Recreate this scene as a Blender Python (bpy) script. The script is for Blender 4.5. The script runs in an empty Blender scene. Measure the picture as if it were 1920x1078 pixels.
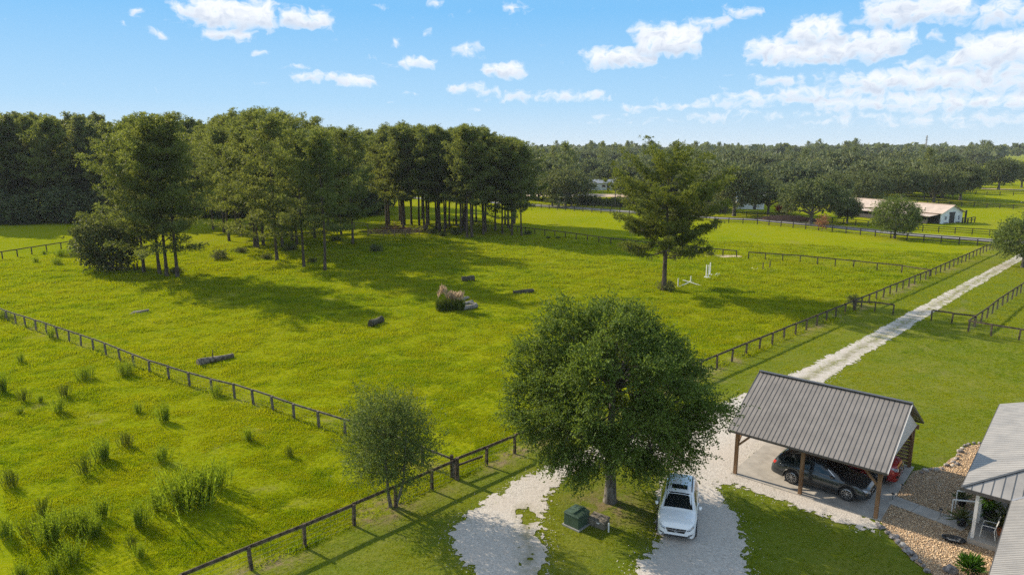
import bpy, math, random
import numpy as np
from mathutils import Vector, Matrix
from mathutils.bvhtree import BVHTree

scene = bpy.context.scene
col = scene.collection
RNG = np.random.default_rng(7)
R = math.radians

# ------------------------------------------------------------------ camera
CAM_H, FOC, Y_HOR = 17.5, 1280.0, 276.0          # metres, focal length and horizon row of a 1920 px wide picture
PITCH = math.atan((539 - Y_HOR) / FOC)
cam_data = bpy.data.cameras.new('camera')
cam_data.sensor_fit = 'HORIZONTAL'; cam_data.sensor_width = 36.0
cam_data.lens = FOC / 1920 * 36.0
cam_data.clip_start = 0.5; cam_data.clip_end = 12000
cam = bpy.data.objects.new('camera', cam_data); col.objects.link(cam)
cam.location = (0, 0, CAM_H); cam.rotation_euler = (R(90) - PITCH, 0, 0)
scene.camera = cam
_cp, _sp = math.cos(PITCH), math.sin(PITCH)

def G(px, py, z=0.0):
    """spot on the level z seen at a pixel of the photograph"""
    a = (px - 960) / FOC; b = (py - 539) / FOC
    t = (z - CAM_H) / (-_sp - b * _cp)
    return (a * t, (_cp - b * _sp) * t)
def P(x, y, z):
    d = z - CAM_H; zc = y * _cp - d * _sp
    return (960 + FOC * x / zc, 539 - FOC * (y * _sp + d * _cp) / zc)
def GH(px, pyb, pyt):
    """ground spot and height of an upright thing from its foot and top rows"""
    x, y = G(px, pyb); lo, hi = 0.0, 80.0
    for _ in range(50):
        m = (lo + hi) / 2
        if P(x, y, m)[1] > pyt: lo = m
        else: hi = m
    return x, y, m

# ------------------------------------------------------------------ light
SUN_EL, SUN_AZ = R(29), R(-53)                    # azimuth from +Y towards +X
sun_dir = Vector((math.sin(SUN_AZ) * math.cos(SUN_EL), math.cos(SUN_AZ) * math.cos(SUN_EL), math.sin(SUN_EL)))
sl = bpy.data.lights.new('sun', 'SUN'); sl.energy = 3.25; sl.angle = R(0.6); sl.color = (1.0, 0.87, 0.68)
so = bpy.data.objects.new('sun', sl); col.objects.link(so)
so.rotation_euler = sun_dir.to_track_quat('Z', 'Y').to_euler(); so.location = sun_dir * 100

scene.render.engine = 'CYCLES'
scene.view_settings.view_transform = 'Standard'; scene.view_settings.look = 'None'
scene.view_settings.gamma = 1.0; scene.view_settings.use_curve_mapping = False
scene.view_settings.exposure = 1.27
cy = scene.cycles
cy.use_denoising = False; cy.max_bounces = 5; cy.diffuse_bounces = 3; cy.glossy_bounces = 3
cy.transmission_bounces = 4; cy.transparent_max_bounces = 6; cy.volume_bounces = 0
cy.sample_clamp_indirect = 8.0; cy.use_adaptive_sampling = True; cy.adaptive_threshold = 0.01

# ------------------------------------------------------------------ world: sky and clouds
world = bpy.data.worlds.new('World'); scene.world = world; world.use_nodes = True
wt = world.node_tree; wt.nodes.clear()
class NT:
    """tiny node-tree writer"""
    def __init__(s, t): s.t = t
    def n(s, kind, **kw):
        nd = s.t.nodes.new(kind)
        for k, v in kw.items(): setattr(nd, k, v)
        return nd
    def put(s, sock, v):
        if isinstance(v, bpy.types.NodeSocket): s.t.links.new(v, sock)
        elif v is not None: sock.default_value = v
    def m(s, op, a, b=None, c=None, clamp=False):
        nd = s.n('ShaderNodeMath', operation=op, use_clamp=clamp)
        for i, v in enumerate((a, b, c)):
            if v is not None: s.put(nd.inputs[i], v)
        return nd.outputs[0]
    def vm(s, op, a, b=None, c=None, out=0):
        nd = s.n('ShaderNodeVectorMath', operation=op)
        for i, v in enumerate((a, b, c)):
            if v is not None: s.put(nd.inputs[i], v)
        return nd.outputs[out]
    def xyz(s, x, y, z):
        nd = s.n('ShaderNodeCombineXYZ')
        for i, v in enumerate((x, y, z)): s.put(nd.inputs[i], v)
        return nd.outputs[0]
    def sep(s, v):
        nd = s.n('ShaderNodeSeparateXYZ'); s.put(nd.inputs[0], v); return nd.outputs
    def noise(s, vec, scale, detail=3, rough=0.5, dist=0.0, dim='3D', out=0):
        nd = s.n('ShaderNodeTexNoise'); nd.noise_dimensions = dim
        s.put(nd.inputs['Vector'], vec); s.put(nd.inputs['Scale'], scale); s.put(nd.inputs['Detail'], detail)
        s.put(nd.inputs['Roughness'], rough); s.put(nd.inputs['Distortion'], dist)
        return nd.outputs[out]
    def step(s, v, a, b, smooth=True):
        nd = s.n('ShaderNodeMapRange'); nd.interpolation_type = 'SMOOTHSTEP' if smooth else 'LINEAR'
        for i, x in enumerate((v, a, b, 0.0, 1.0)): s.put(nd.inputs[i], x)
        return nd.outputs[0]
    def rng(s, v, a, b, c, d):
        nd = s.n('ShaderNodeMapRange')
        for i, x in enumerate((v, a, b, c, d)): s.put(nd.inputs[i], x)
        return nd.outputs[0]
    def mix(s, f, a, b, mode='MIX'):
        nd = s.n('ShaderNodeMix', data_type='RGBA', blend_type=mode)
        s.put(nd.inputs[0], f)
        for i, v in ((6, a), (7, b)): s.put(nd.inputs[i], tuple(v) + (1,) if isinstance(v, (tuple, list)) and len(v) == 3 else v)
        return nd.outputs[2]
    def ramp(s, f, stops):
        nd = s.n('ShaderNodeValToRGB'); e = nd.color_ramp.elements
        while len(e) < len(stops): e.new(0.5)
        for i, (p, c) in enumerate(stops): e[i].position = p; e[i].color = tuple(c) + (1,)
        s.put(nd.inputs[0], f); return nd.outputs[0]

W = NT(wt)
sky = W.n('ShaderNodeTexSky', sky_type='NISHITA', sun_disc=False)
sky.sun_elevation = SUN_EL; sky.sun_rotation = SUN_AZ; sky.altitude = 50
sky.air_density = 1.0; sky.dust_density = 0.0; sky.ozone_density = 2.0
wdir = W.n('ShaderNodeTexCoord').outputs['Generated']

def ray(px, py):
    a = (px - 960) / FOC; b = (py - 539) / FOC
    v = Vector((a, _cp - b * _sp, -_sp - b * _cp)); v.normalize()
    return math.atan2(v.x, v.y), math.asin(v.z)
# cumulus in the sky: centre column and row, half width, half height, weight
CLOUDS = [(440,25,78,32,1.3),(370,22,50,20,1.0),(432,62,52,16,1.0),(575,36,44,20,1.1),(305,63,38,8,.9),(263,28,24,12,.8),(228,45,10,5,.6),(492,101,22,6,.8),
 (558,124,26,8,.8),(600,147,52,10,.9),(665,153,40,12,1.0),(484,157,12,5,.7),(713,8,20,13,.5),(810,8,27,10,.8),(850,27,20,7,.4),(966,16,26,14,1.0),(802,63,12,8,.8),(740,81,20,9,.8),
 (780,118,34,11,1.0),(740,124,18,7,.6),(875,95,29,14,1.0),(945,131,36,17,1.1),(680,72,7,4,.5),(698,109,8,4,.5),(872,168,32,12,.8),(915,172,50,10,.7),(1030,180,120,11,.75),(890,203,22,7,.6),(782,177,20,3,.6),(745,193,24,3,.35),
 (1250,76,60,34,1.3),(1215,60,35,20,.9),(1160,108,62,20,1.2),(1190,108,40,14,.9),(1335,44,34,18,.85),(1385,24,40,14,.8),(1425,18,16,8,.5),
 (1530,60,50,30,1.2),(1445,92,44,24,1.1),(1560,92,140,26,1.25),(1650,75,70,22,1.1),(1500,112,90,14,1.0),(1720,20,105,30,1.25),(1690,8,70,22,1.0),(1890,22,60,32,1.0),(1757,66,22,14,.7),
 (1460,153,60,12,.75),(1530,150,30,8,.5),(1362,166,22,5,.6),(1363,143,9,6,.5),
 (1880,90,80,34,1.25),(1840,112,80,24,1.1),(1760,125,70,16,.9),(1700,150,110,24,1.1),(1850,150,120,26,1.0),(1620,150,80,16,.85),(1560,172,120,16,.9),(1440,185,120,12,.85),(1330,195,120,10,.75),(1230,200,70,8,.7),(1150,218,40,5,.5),
 (1650,190,150,20,.9),(1800,190,160,22,.95),(1900,130,90,26,1.0),(1700,225,220,16,.6),(1880,225,120,18,.6),(1450,215,180,10,.55),(1250,228,160,7,.35),(2060,80,120,40,1.2),(2150,160,160,34,1.1),(-160,40,80,26,1.0),(-330,120,70,14,.9),(-260,190,110,8,.6)]
SKY_STRENGTH = 0.049
CLOUD_LIT, CLOUD_DIM = (8.7, 8.9, 9.2), (5.4, 6.1, 7.3)
SKY_STOPS = [(0.0, (.58, .70, .80)), (0.12, (.38, .61, .83)), (0.36, (.19, .48, .82)), (0.6, (.19, .46, .78)), (1.0, (.17, .40, .70))]   # tenths of the sky's own unit

# the clouds are laid out in a few bands; each band is one ramp over the azimuth that holds centre, half height and weight
wx, wy, wz = W.sep(W.vm('NORMALIZE', wdir))
az = W.m('ARCTAN2', wx, wy); el = W.m('ARCSINE', wz)
pos = W.xyz(az, el, 0.0)
warp = W.vm('MULTIPLY', W.vm('SUBTRACT', W.noise(pos, 34.0, 2, 0.6, dim='2D', out=1), (0.5, 0.5, 0.5)), (0.030, 0.017, 0.0))
wpos = W.vm('ADD', pos, warp); wax, wel, _ = W.sep(wpos)
A0, A1, E_MAX, H_MAX = -0.80, 0.80, 0.30, 0.06
bands = []
for cx, cyy, hw, hh, wgt in sorted(CLOUDS):
    a0, e0 = ray(cx, cyy); a1, _ = ray(cx + hw, cyy); _, e1 = ray(cx, cyy - hh)
    sx, sy = max(1.3 * abs(a1 - a0), 0.010), 1.3 * abs(e1 - e0)
    u0, u1, u2 = [(v - A0) / (A1 - A0) for v in (a0 - sx, a0, a0 + sx)]
    if u0 < 0.002 or u2 > 0.998: continue
    for bd in bands:
        if bd[-1][0] + 0.004 < u0 and len(bd) < 29: break
    else:
        bd = []; bands.append(bd)
    k = (min(e0 / E_MAX, 1), min(sy / H_MAX, 1))
    um = (u1 - u0) * 0.62
    bd += [(u0, k + (0.0,)), (u1 - um, k + (wgt / 1.5 * 0.72,)), (u1 + um, k + (wgt / 1.5 * 0.72,)), (u2, k + (0.0,))] if sx > 0.03 else \
          [(u0, k + (0.0,)), (u1, k + (wgt / 1.5 * 0.8,)), (u2, k + (0.0,))]
uaz = W.rng(wax, A0, A1, 0.0, 1.0)
fld = None; low = None
for bd in bands:
    c, h, w = W.sep(W.ramp(uaz, bd))
    qy = W.m('DIVIDE', W.m('MULTIPLY_ADD', c, -E_MAX, wel), W.m('MULTIPLY_ADD', h, H_MAX, 0.0004))
    v = W.m('MULTIPLY', W.m('MULTIPLY_ADD', W.m('MULTIPLY', qy, qy), -1.5, 1.5), w)
    lo_ = W.m('MULTIPLY', W.m('MAXIMUM', v, 0.0), W.m('SUBTRACT', 0.25, qy))
    fld = v if fld is None else W.m('MAXIMUM', fld, v)
    low = lo_ if low is None else W.m('MAXIMUM', low, lo_)
fine = W.m('SUBTRACT', W.noise(W.vm('MULTIPLY', wpos, (1.0, 1.5, 1.0)), 60.0, 5, 0.56, dim='2D'), 0.52)
def sky_shader(fld, low, fine):
    d0 = W.m('ADD', fld, W.m('MULTIPLY', fine, 1.9))
    alpha = W.m('MULTIPLY', W.step(d0, 0.0, 1.05), 0.96)
    shade = W.m('MULTIPLY', W.step(W.m('ADD', low, W.m('MULTIPLY', fine, 1.6)), -0.05, 0.90), W.step(d0, 0.2, 0.9))
    b = W.n('ShaderNodeBackground'); b.inputs[1].default_value = SKY_STRENGTH
    W.put(b.inputs[0], W.mix(alpha, skyc, W.mix(shade, CLOUD_LIT, CLOUD_DIM)))
    return b
skyg = W.ramp(W.rng(wz, 0.0, 0.5, 0.0, 1.0), SKY_STOPS)
skyc = W.mix(0.98, sky.outputs[0], W.vm('SCALE', skyg, None))
skyc.node.inputs[7].links[0].from_node.inputs['Scale'].default_value = 10.0
near_bg = sky_shader(W.m('MULTIPLY_ADD', W.m('MINIMUM', fld, 1.0), 1.55, -0.30), low, fine)
# unseen cumulus over the rest of the sky, cover thickened for more fill light
zz = W.m('ADD', W.m('MAXIMUM', wz, 0.0), 0.12)
gen = W.m('MULTIPLY', W.m('SUBTRACT', W.noise(W.xyz(W.m('DIVIDE', wx, zz), W.m('DIVIDE', wy, zz), 0.0), 0.9, 4, 0.55, dim='2D'), 0.41), 6.0)
edge = W.m('MULTIPLY', W.step(W.m('ABSOLUTE', az), 0.90, 0.80), W.step(el, 0.36, 0.28))
gen = W.m('SUBTRACT', gen, W.m('MULTIPLY', edge, 6.0))
far_bg = sky_shader(gen, W.m('MULTIPLY', gen, 0.4), 0.0)
inside = W.m('MULTIPLY', W.m('LESS_THAN', W.m('ABSOLUTE', az), 0.80), W.m('LESS_THAN', el, 0.28))
bg = W.n('ShaderNodeMixShader'); W.put(bg.inputs[0], inside)
wt.links.new(far_bg.outputs[0], bg.inputs[1]); wt.links.new(near_bg.outputs[0], bg.inputs[2])
wo = W.n('ShaderNodeOutputWorld'); wt.links.new(bg.outputs[0], wo.inputs[0])
world.cycles.sampling_method = 'MANUAL'; world.cycles.sample_map_resolution = 512

# ------------------------------------------------------------------ helpers
class MB:
    """collects simple solids and links them as one mesh object"""
    def __init__(s): s.v = []; s.f = []
    def add(s, vs, fs):
        o = len(s.v); s.v += [tuple(p) for p in vs]; s.f += [tuple(i + o for i in f) for f in fs]; return s
    def box(s, c, size, rz=0.0, M=None):
        hx, hy, hz = size[0] / 2, size[1] / 2, size[2] / 2
        pts = [Vector((sx * hx, sy * hy, sz * hz)) for sz in (-1, 1) for sx, sy in ((-1, -1), (1, -1), (1, 1), (-1, 1))]
        M = M or Matrix.Rotation(rz, 3, 'Z')
        pts = [M @ p + Vector(c) for p in pts]
        return s.add(pts, [(3, 2, 1, 0), (4, 5, 6, 7), (0, 1, 5, 4), (1, 2, 6, 5), (2, 3, 7, 6), (3, 0, 4, 7)])
    def beam(s, a, b, w, h, roll=0.0):
        a, b = Vector(a), Vector(b); d = (b - a); L = d.length; d.normalize()
        up = Vector((0, 0, 1)) if abs(d.z) < 0.95 else Vector((1, 0, 0))
        sd = d.cross(up).normalized(); up = sd.cross(d)
        M = Matrix((d, sd, up)).transposed()
        if roll: M = M @ Matrix.Rotation(roll, 3, 'X')
        return s.box((a + b) / 2, (L, w, h), M=M)
    def tube(s, pts, rad, n=8, cap=True):
        pts = [Vector(p) for p in pts]; rings = []
        rad = rad if isinstance(rad, (list, tuple)) else [rad] * len(pts)
        prev = None
        for i, p in enumerate(pts):
            d = (pts[min(i + 1, len(pts) - 1)] - pts[max(i - 1, 0)]).normalized()
            if prev is None: sd = d.orthogonal().normalized()
            else: sd = (prev - d * prev.dot(d)).normalized()
            prev = sd; up = d.cross(sd)
            rings.append([p + (sd * math.cos(2 * math.pi * k / n) + up * math.sin(2 * math.pi * k / n)) * rad[i] for k in range(n)])
        vs = [q for r in rings for q in r]; fs = []
        for i in range(len(pts) - 1):
            for k in range(n):
                fs.append((i * n + k, i * n + (k + 1) % n, (i + 1) * n + (k + 1) % n, (i + 1) * n + k))
        if cap: fs += [tuple(range(n - 1, -1, -1)), tuple((len(pts) - 1) * n + k for k in range(n))]
        return s.add(vs, fs)
    def lathe(s, prof, n=12, c=(0, 0, 0), M=None):
        M = M or Matrix.Identity(3); vs = []
        for r, z in prof:
            for k in range(n):
                a = 2 * math.pi * k / n; vs.append(M @ Vector((r * math.cos(a), r * math.sin(a), z)) + Vector(c))
        fs = [(i * n + k, i * n + (k + 1) % n, (i + 1) * n + (k + 1) % n, (i + 1) * n + k) for i in range(len(prof) - 1) for k in range(n)]
        fs += [tuple(range(n - 1, -1, -1)), tuple((len(prof) - 1) * n + k for k in range(n))]
        return s.add(vs, fs)
    def prism(s, poly, z0, z1):
        n = len(poly)
        ar = sum(poly[i][0] * poly[(i + 1) % n][1] - poly[(i + 1) % n][0] * poly[i][1] for i in range(n))
        if ar < 0: poly = poly[::-1]
        vs = [(x, y, z0) for x, y in poly] + [(x, y, z1) for x, y in poly]
        return s.add(vs, [tuple(range(n - 1, -1, -1)), tuple(range(n, 2 * n))] + [(i, (i + 1) % n, n + (i + 1) % n, n + i) for i in range(n)])
    def plate(s, pts, nrm, t):
        """flat polygon given in space, thickened by t along -nrm"""
        n = len(pts); k = Vector(nrm) * t
        vs = [Vector(p) for p in pts] + [Vector(p) - k for p in pts]
        return s.add(vs, [tuple(range(n)), tuple(range(2 * n - 1, n - 1, -1))] + [(i, n + i, n + (i + 1) % n, (i + 1) % n) for i in range(n)])
    def rock(s, c, size, seed, n=2):
        rr = random.Random(seed); M = Matrix.Rotation(rr.uniform(0, 6.3), 3, 'Z')
        prof = [(0.02, -0.5), (0.7, -0.45), (1.0, -0.1), (0.86, 0.28), (0.45, 0.5), (0.02, 0.52)]; o = len(s.v); k = 8
        vs = []
        for r, z in prof:
            for i in range(k):
                a = 2 * math.pi * i / k; q = rr.uniform(0.75, 1.2)
                vs.append(M @ Vector((r * q * math.cos(a) * size[0] / 2, r * q * math.sin(a) * size[1] / 2, z * size[2] * rr.uniform(.85, 1.1))) + Vector(c))
        fs = [(i * k + j, i * k + (j + 1) % k, (i + 1) * k + (j + 1) % k, (i + 1) * k + j) for i in range(len(prof) - 1) for j in range(k)]
        fs += [tuple(range(k - 1, -1, -1)), tuple((len(prof) - 1) * k + j for j in range(k))]
        return s.add(vs, fs)
    def mesh(s, name, mat=None, smooth=False):
        me = bpy.data.meshes.new(name); me.from_pydata(s.v, [], s.f); me.update()
        if mat: me.materials.append(mat)
        if smooth:
            me.shade_smooth()
            try: me.set_sharp_from_angle(angle=R(38))
            except Exception: pass
        return me
    def build(s, name, mat, parent=None, smooth=False):
        return put(name, s.mesh(name, mat, smooth), parent)

def put(name, me, parent=None, loc=None, rz=None, scale=None):
    o = bpy.data.objects.new(name, me); col.objects.link(o)
    if parent is not None: o.parent = parent
    if loc is not None: o.location = loc
    if rz is not None: o.rotation_euler = (0, 0, rz)
    if scale is not None: o.scale = scale if not isinstance(scale, (int, float)) else (scale,) * 3
    return o
def tag(o, label=None, cat=None, group=None, kind=None):
    for k, v in (('label', label), ('category', cat), ('group', group), ('kind', kind)):
        if v: o[k] = v
    return o
def thing(name, label, cat, loc=(0, 0, 0), rz=0.0, group=None):
    o = put(name, None, None, loc, rz); o.empty_display_size = 0.3
    return tag(o, label, cat, group)
def np_mesh(name, verts, faces, mat=None, smooth=False):
    """verts (N,3), faces (M,k) all with the same corner count"""
    verts = np.asarray(verts, np.float32); faces = np.asarray(faces, np.int32); k = faces.shape[1]
    me = bpy.data.meshes.new(name)
    me.vertices.add(len(verts)); me.vertices.foreach_set('co', verts.ravel())
    me.loops.add(faces.size); me.loops.foreach_set('vertex_index', faces.ravel())
    me.polygons.add(len(faces)); me.polygons.foreach_set('loop_start', np.arange(0, faces.size, k, dtype=np.int32))
    me.update(calc_edges=True)
    if mat: me.materials.append(mat)
    if smooth: me.shade_smooth()
    return me

# smooth value noise on arrays
_perm = np.random.default_rng(3).random((64, 64))
def vnoise(x, y):
    xi = np.floor(x).astype(int); yi = np.floor(y).astype(int); fx = x - xi; fy = y - yi
    fx = fx * fx * (3 - 2 * fx); fy = fy * fy * (3 - 2 * fy)
    p = lambda i, j: _perm[i % 64, j % 64]
    return (p(xi, yi) * (1 - fx) + p(xi + 1, yi) * fx) * (1 - fy) + (p(xi, yi + 1) * (1 - fx) + p(xi + 1, yi + 1) * fx) * fy
def fbm(x, y, o=4):
    v = 0; a = 0.5
    for i in range(o): v = v + a * vnoise(x * 2 ** i + 17.3 * i, y * 2 ** i - 9.1 * i); a *= 0.5
    return v / (1 - 0.5 ** o)
def sdist(px, py, poly):
    """signed distance to a polygon, positive inside"""
    d = np.full(px.shape, 1e9); ins = np.zeros(px.shape, bool); n = len(poly)
    for i in range(n):
        x0, y0 = poly[i]; x1, y1 = poly[(i + 1) % n]; ex, ey = x1 - x0, y1 - y0
        t = np.clip(((px - x0) * ex + (py - y0) * ey) / (ex * ex + ey * ey + 1e-12), 0, 1)
        d = np.minimum(d, np.hypot(px - x0 - t * ex, py - y0 - t * ey))
        if abs(ey) > 1e-9: ins ^= ((y0 > py) != (y1 > py)) & (px < ex * (py - y0) / ey + x0)
    return np.where(ins, d, -d)
def ldist(px, py, line):
    d = np.full(px.shape, 1e9)
    for (x0, y0), (x1, y1) in zip(line[:-1], line[1:]):
        ex, ey = x1 - x0, y1 - y0
        t = np.clip(((px - x0) * ex + (py - y0) * ey) / (ex * ex + ey * ey), 0, 1)
        d = np.minimum(d, np.hypot(px - x0 - t * ex, py - y0 - t * ey))
    return d

# ------------------------------------------------------------------ materials
def material(name):
    m = bpy.data.materials.new(name); m.use_nodes = True; t = m.node_tree
    return m, NT(t), t.nodes['Principled BSDF'], t.nodes['Material Output']
def simple(name, c, rough=0.6, metal=0.0, var=0.12, scale=6.0, bump=0.0, spec=None, c2=None, coat=0.0, stretch=(1, 1, 1), detail=4):
    """paint, wood, metal or stone with a little uneven colour and relief"""
    m, n, b, o = material(name)
    tc = n.n('ShaderNodeTexCoord').outputs['Object']
    v = n.vm('MULTIPLY', tc, stretch)
    f = n.noise(v, scale, detail, 0.6)
    lo = tuple(x * (1 - var) for x in c); hi = tuple(min(1, x * (1 + var)) for x in (c2 or c))
    n.put(b.inputs['Base Color'], n.mix(n.step(f, 0.3, 0.7), lo, hi))
    n.put(b.inputs['Roughness'], n.rng(f, 0.2, 0.8, max(0, rough - 0.08), min(1, rough + 0.08)))
    b.inputs['Metallic'].default_value = metal
    if spec is not None: b.inputs['Specular IOR Level'].default_value = spec
    if coat: b.inputs['Coat Weight'].default_value = coat; b.inputs['Coat Roughness'].default_value = 0.04
    if bump:
        bp = n.n('ShaderNodeBump'); bp.inputs['Strength'].default_value = bump; bp.inputs['Distance'].default_value = 0.02
        n.put(bp.inputs['Height'], f); n.put(b.inputs['Normal'], bp.outputs[0])
    return m
def foliage(name, c, c2, trans=0.35, tint=(1.25, 1.15, 0.45), rough=0.55, vary=0.35, spec=0.10):
    """thin leaves: reflect and let light through; colour differs leaf by leaf and tree by tree"""
    m, n, b, o = material(name); t = m.node_tree
    geo = n.n('ShaderNodeNewGeometry'); oi = n.n('ShaderNodeObjectInfo')
    f = n.m('ADD', n.m('MULTIPLY', geo.outputs['Random Per Island'], 0.6), n.m('MULTIPLY', oi.outputs['Random'], 0.4))
    cc = n.mix(f, c, c2)
    k = n.rng(geo.outputs['Random Per Island'], 0, 1, 1 - vary, 1 + vary)
    cc = n.vm('SCALE', cc, None); cc.node.inputs['Scale'].default_value = 1.0
    t.links.new(n.mix(f, c, c2), cc.node.inputs[0]); n.put(cc.node.inputs['Scale'], k)
    n.put(b.inputs['Base Color'], cc); b.inputs['Roughness'].default_value = rough
    b.inputs['Specular IOR Level'].default_value = spec
    tr = n.n('ShaderNodeBsdfTranslucent'); n.put(tr.inputs['Color'], n.vm('MULTIPLY', cc, tint))
    mx = n.n('ShaderNodeMixShader'); mx.inputs[0].default_value = trans
    t.links.new(b.outputs[0], mx.inputs[1]); t.links.new(tr.outputs[0], mx.inputs[2]); t.links.new(mx.outputs[0], o.inputs[0])
    return m

M = {}
M['pine_needles'] = foliage('pine_needles', (0.112, 0.156, 0.052), (0.182, 0.212, 0.072), 0.50)
M['lone_pine_needles'] = foliage('lone_pine_needles', (0.092, 0.135, 0.03), (0.165, 0.19, 0.042), 0.45)
M['dark_pine_needles'] = foliage('dark_pine_needles', (0.112, 0.16, 0.078), (0.18, 0.21, 0.1), 0.50)
M['elm_leaf'] = foliage('elm_leaf', (0.07, 0.122, 0.03), (0.13, 0.185, 0.042), 0.46)
M['grey_leaf'] = foliage('grey_leaf', (0.1, 0.145, 0.042), (0.15, 0.19, 0.056), 0.42, tint=(1.15, 1.1, .5))
M['oak_leaf'] = foliage('oak_leaf', (0.07, 0.105, 0.046), (0.15, 0.17, 0.076), 0.40, tint=(1.15, 1.1, .5))
M['far_leaf'] = foliage('far_leaf', (0.08, 0.118, 0.058), (0.165, 0.185, 0.09), 0.38, tint=(1.1, 1.05, .6))
M['bush_leaf'] = foliage('bush_leaf', (0.075, 0.102, 0.042), (0.135, 0.155, 0.064), 0.40)
M['weed_leaf'] = foliage('weed_leaf', (0.125, 0.195, 0.018), (0.205, 0.28, 0.03), 0.50)
M['reed_leaf'] = foliage('reed_leaf', (.060, .105, .014), (.120, .140, .030), 0.35)
M['plume'] = foliage('plume', (0.36, 0.27, 0.18), (0.48, 0.37, 0.26), 0.40, tint=(1, .95, .9))
M['moss'] = foliage('moss', (.13, .13, .09), (.20, .19, .14), 0.3, tint=(1, 1, .9))
M['grass_blade'] = foliage('grass_blade', (0.262, 0.304, 0.005), (0.306, 0.33, 0.009), 0.48, tint=(1.10, 1.10, .4), vary=0.12)
M['palm_leaf'] = foliage('palm_leaf', (.060, .085, .030), (.110, .130, .050), 0.25)
M['red_leaf'] = foliage('red_leaf', (.26, .040, .026), (.34, .075, .04), 0.25, tint=(1, .9, .8))
M['dry_leaf'] = foliage('dry_leaf', (.26, .11, .06), (.36, .19, .10), 0.25, tint=(1, .9, .8))
M['potted_leaf'] = foliage('potted_leaf', (.040, .110, .014), (.090, .190, .024), 0.3)
M['bark_pine'] = simple('bark_pine', (.060, .047, .038), .9, var=.45, scale=5, bump=.6, c2=(.095, .076, .062), stretch=(1, 1, .25), spec=.1)
M['bark_oak'] = simple('bark_oak', (.12, .105, .09), .9, var=.4, scale=7, bump=.6, c2=(.17, .155, .135), stretch=(1, 1, .3), spec=.1)
M['fence_wood'] = simple('fence_wood', (.062, .046, .033), .85, var=.4, scale=4, bump=.3, c2=(.110, .086, .063), spec=.1)
M['grey_wood'] = simple('grey_wood', (.095, .082, .068), .85, var=.4, scale=5, bump=.3, c2=(.15, .13, .11), spec=.1)
M['black_wood'] = simple('black_wood', (.048, .043, .038), .85, var=.3, scale=4, spec=.2)
M['post_wood'] = simple('post_wood', (.19, .105, .055), .75, var=.25, scale=3, bump=.2, c2=(.25, .15, .08), stretch=(1, 1, .15), spec=.2)
M['slat_wood'] = simple('slat_wood', (.20, .135, .085), .8, var=.3, scale=3, bump=.2, c2=(.27, .20, .13), spec=.2)
M['wire'] = simple('wire', (.20, .20, .19), .5, .6)
M['log_bark'] = simple('log_bark', (.095, .075, .052), .9, var=.5, scale=6, bump=.8, c2=(.17, .145, .112), spec=.1)
M['log_dark'] = simple('log_dark', (.062, .049, .034), .9, var=.5, scale=6, bump=.8, c2=(.085, .08, .055), spec=.1)
M['log_pale'] = simple('log_pale', (.22, .20, .175), .85, var=.35, scale=6, bump=.5, spec=.1)
M['log_end'] = simple('log_end', (.30, .24, .16), .85, var=.3, scale=14, spec=.1)
M['white_paint'] = simple('white_paint', (.74, .74, .72), .5, var=.06)
M['rail_white'] = simple('rail_white', (.66, .67, .66), .55, var=.1)
M['concrete'] = simple('concrete', (.36, .335, .30), .85, var=.16, scale=1.3, bump=.15, detail=8, spec=.2)
M['concrete_dark'] = simple('concrete_dark', (.26, .26, .25), .85, var=.15, scale=2, bump=.15, detail=8, spec=.2)
M['roof_metal'] = simple('roof_metal', (.205, .186, .170), .45, .1, var=.12, scale=1.3, detail=7)
M['roof_seam'] = simple('roof_seam', (.060, .055, .053), .5, .2, var=.1)
M['roof_trim'] = simple('roof_trim', (.10, .09, .085), .45, .3, var=.1)
M['house_roof'] = simple('house_roof', (.265, .252, .236), .5, .05, var=.13, scale=1.0, detail=7)
M['house_roof_seam'] = simple('house_roof_seam', (.205, .196, .185), .5, .05)
M['hip_seam'] = simple('hip_seam', (.075, .08, .085), .5, .2)
M['siding'] = simple('siding', (.52, .51, .49), .6, var=.06)
M['house_wall'] = simple('house_wall', (.34, .33, .31), .7, var=.08)
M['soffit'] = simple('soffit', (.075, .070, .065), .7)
M['tan_roof'] = simple('tan_roof', (.50, .40, .325), .55, .1, var=.12, scale=.8, detail=6)
M['barn_white'] = simple('barn_white', (.74, .76, .78), .6, var=.06)
M['barn_dark'] = simple('barn_dark', (.045, .042, .042), .8)
M['asphalt'] = simple('asphalt', (.215, .21, .205), .9, var=.12, scale=.6, detail=8, spec=.1)
M['sand'] = simple('sand', (.46, .36, .27), .95, var=.12, scale=.5, detail=6, spec=.05)
M['brown_soil'] = simple('brown_soil', (.15, .085, .055), .95, var=.3, scale=2, bump=.5, spec=.05)
M['box_green'] = simple('box_green', (.050, .085, .055), .45, var=.12, scale=3)
M['pedestal'] = simple('pedestal', (.105, .095, .075), .6, var=.3, scale=6, c2=(.15, .13, .10))
M['pipe_white'] = simple('pipe_white', (.62, .63, .62), .5)
M['black_plastic'] = simple('black_plastic', (.018, .018, .020), .45, var=.2)
M['rubber'] = simple('rubber', (.022, .022, .023), .8, var=.2)
M['glass'] = simple('glass', (.010, .013, .015), .06, var=.1, spec=.7)
M['chrome'] = simple('chrome', (.62, .63, .65), .16, 1.0, var=.04)
M['alloy'] = simple('alloy', (.55, .56, .58), .3, .9, var=.05)
M['lamp_clear'] = simple('lamp_clear', (.40, .42, .45), .12, .3, spec=.7)
M['lamp_red'] = simple('lamp_red', (.36, .02, .015), .2)
M['car_white'] = simple('car_white', (.82, .84, .86), .22, 0, var=.02, coat=.7)
M['car_grey'] = simple('car_grey', (.040, .048, .055), .25, .35, var=.03, coat=.8)
M['car_red'] = simple('car_red', (.36, .022, .020), .25, .15, var=.03, coat=.8)
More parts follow.
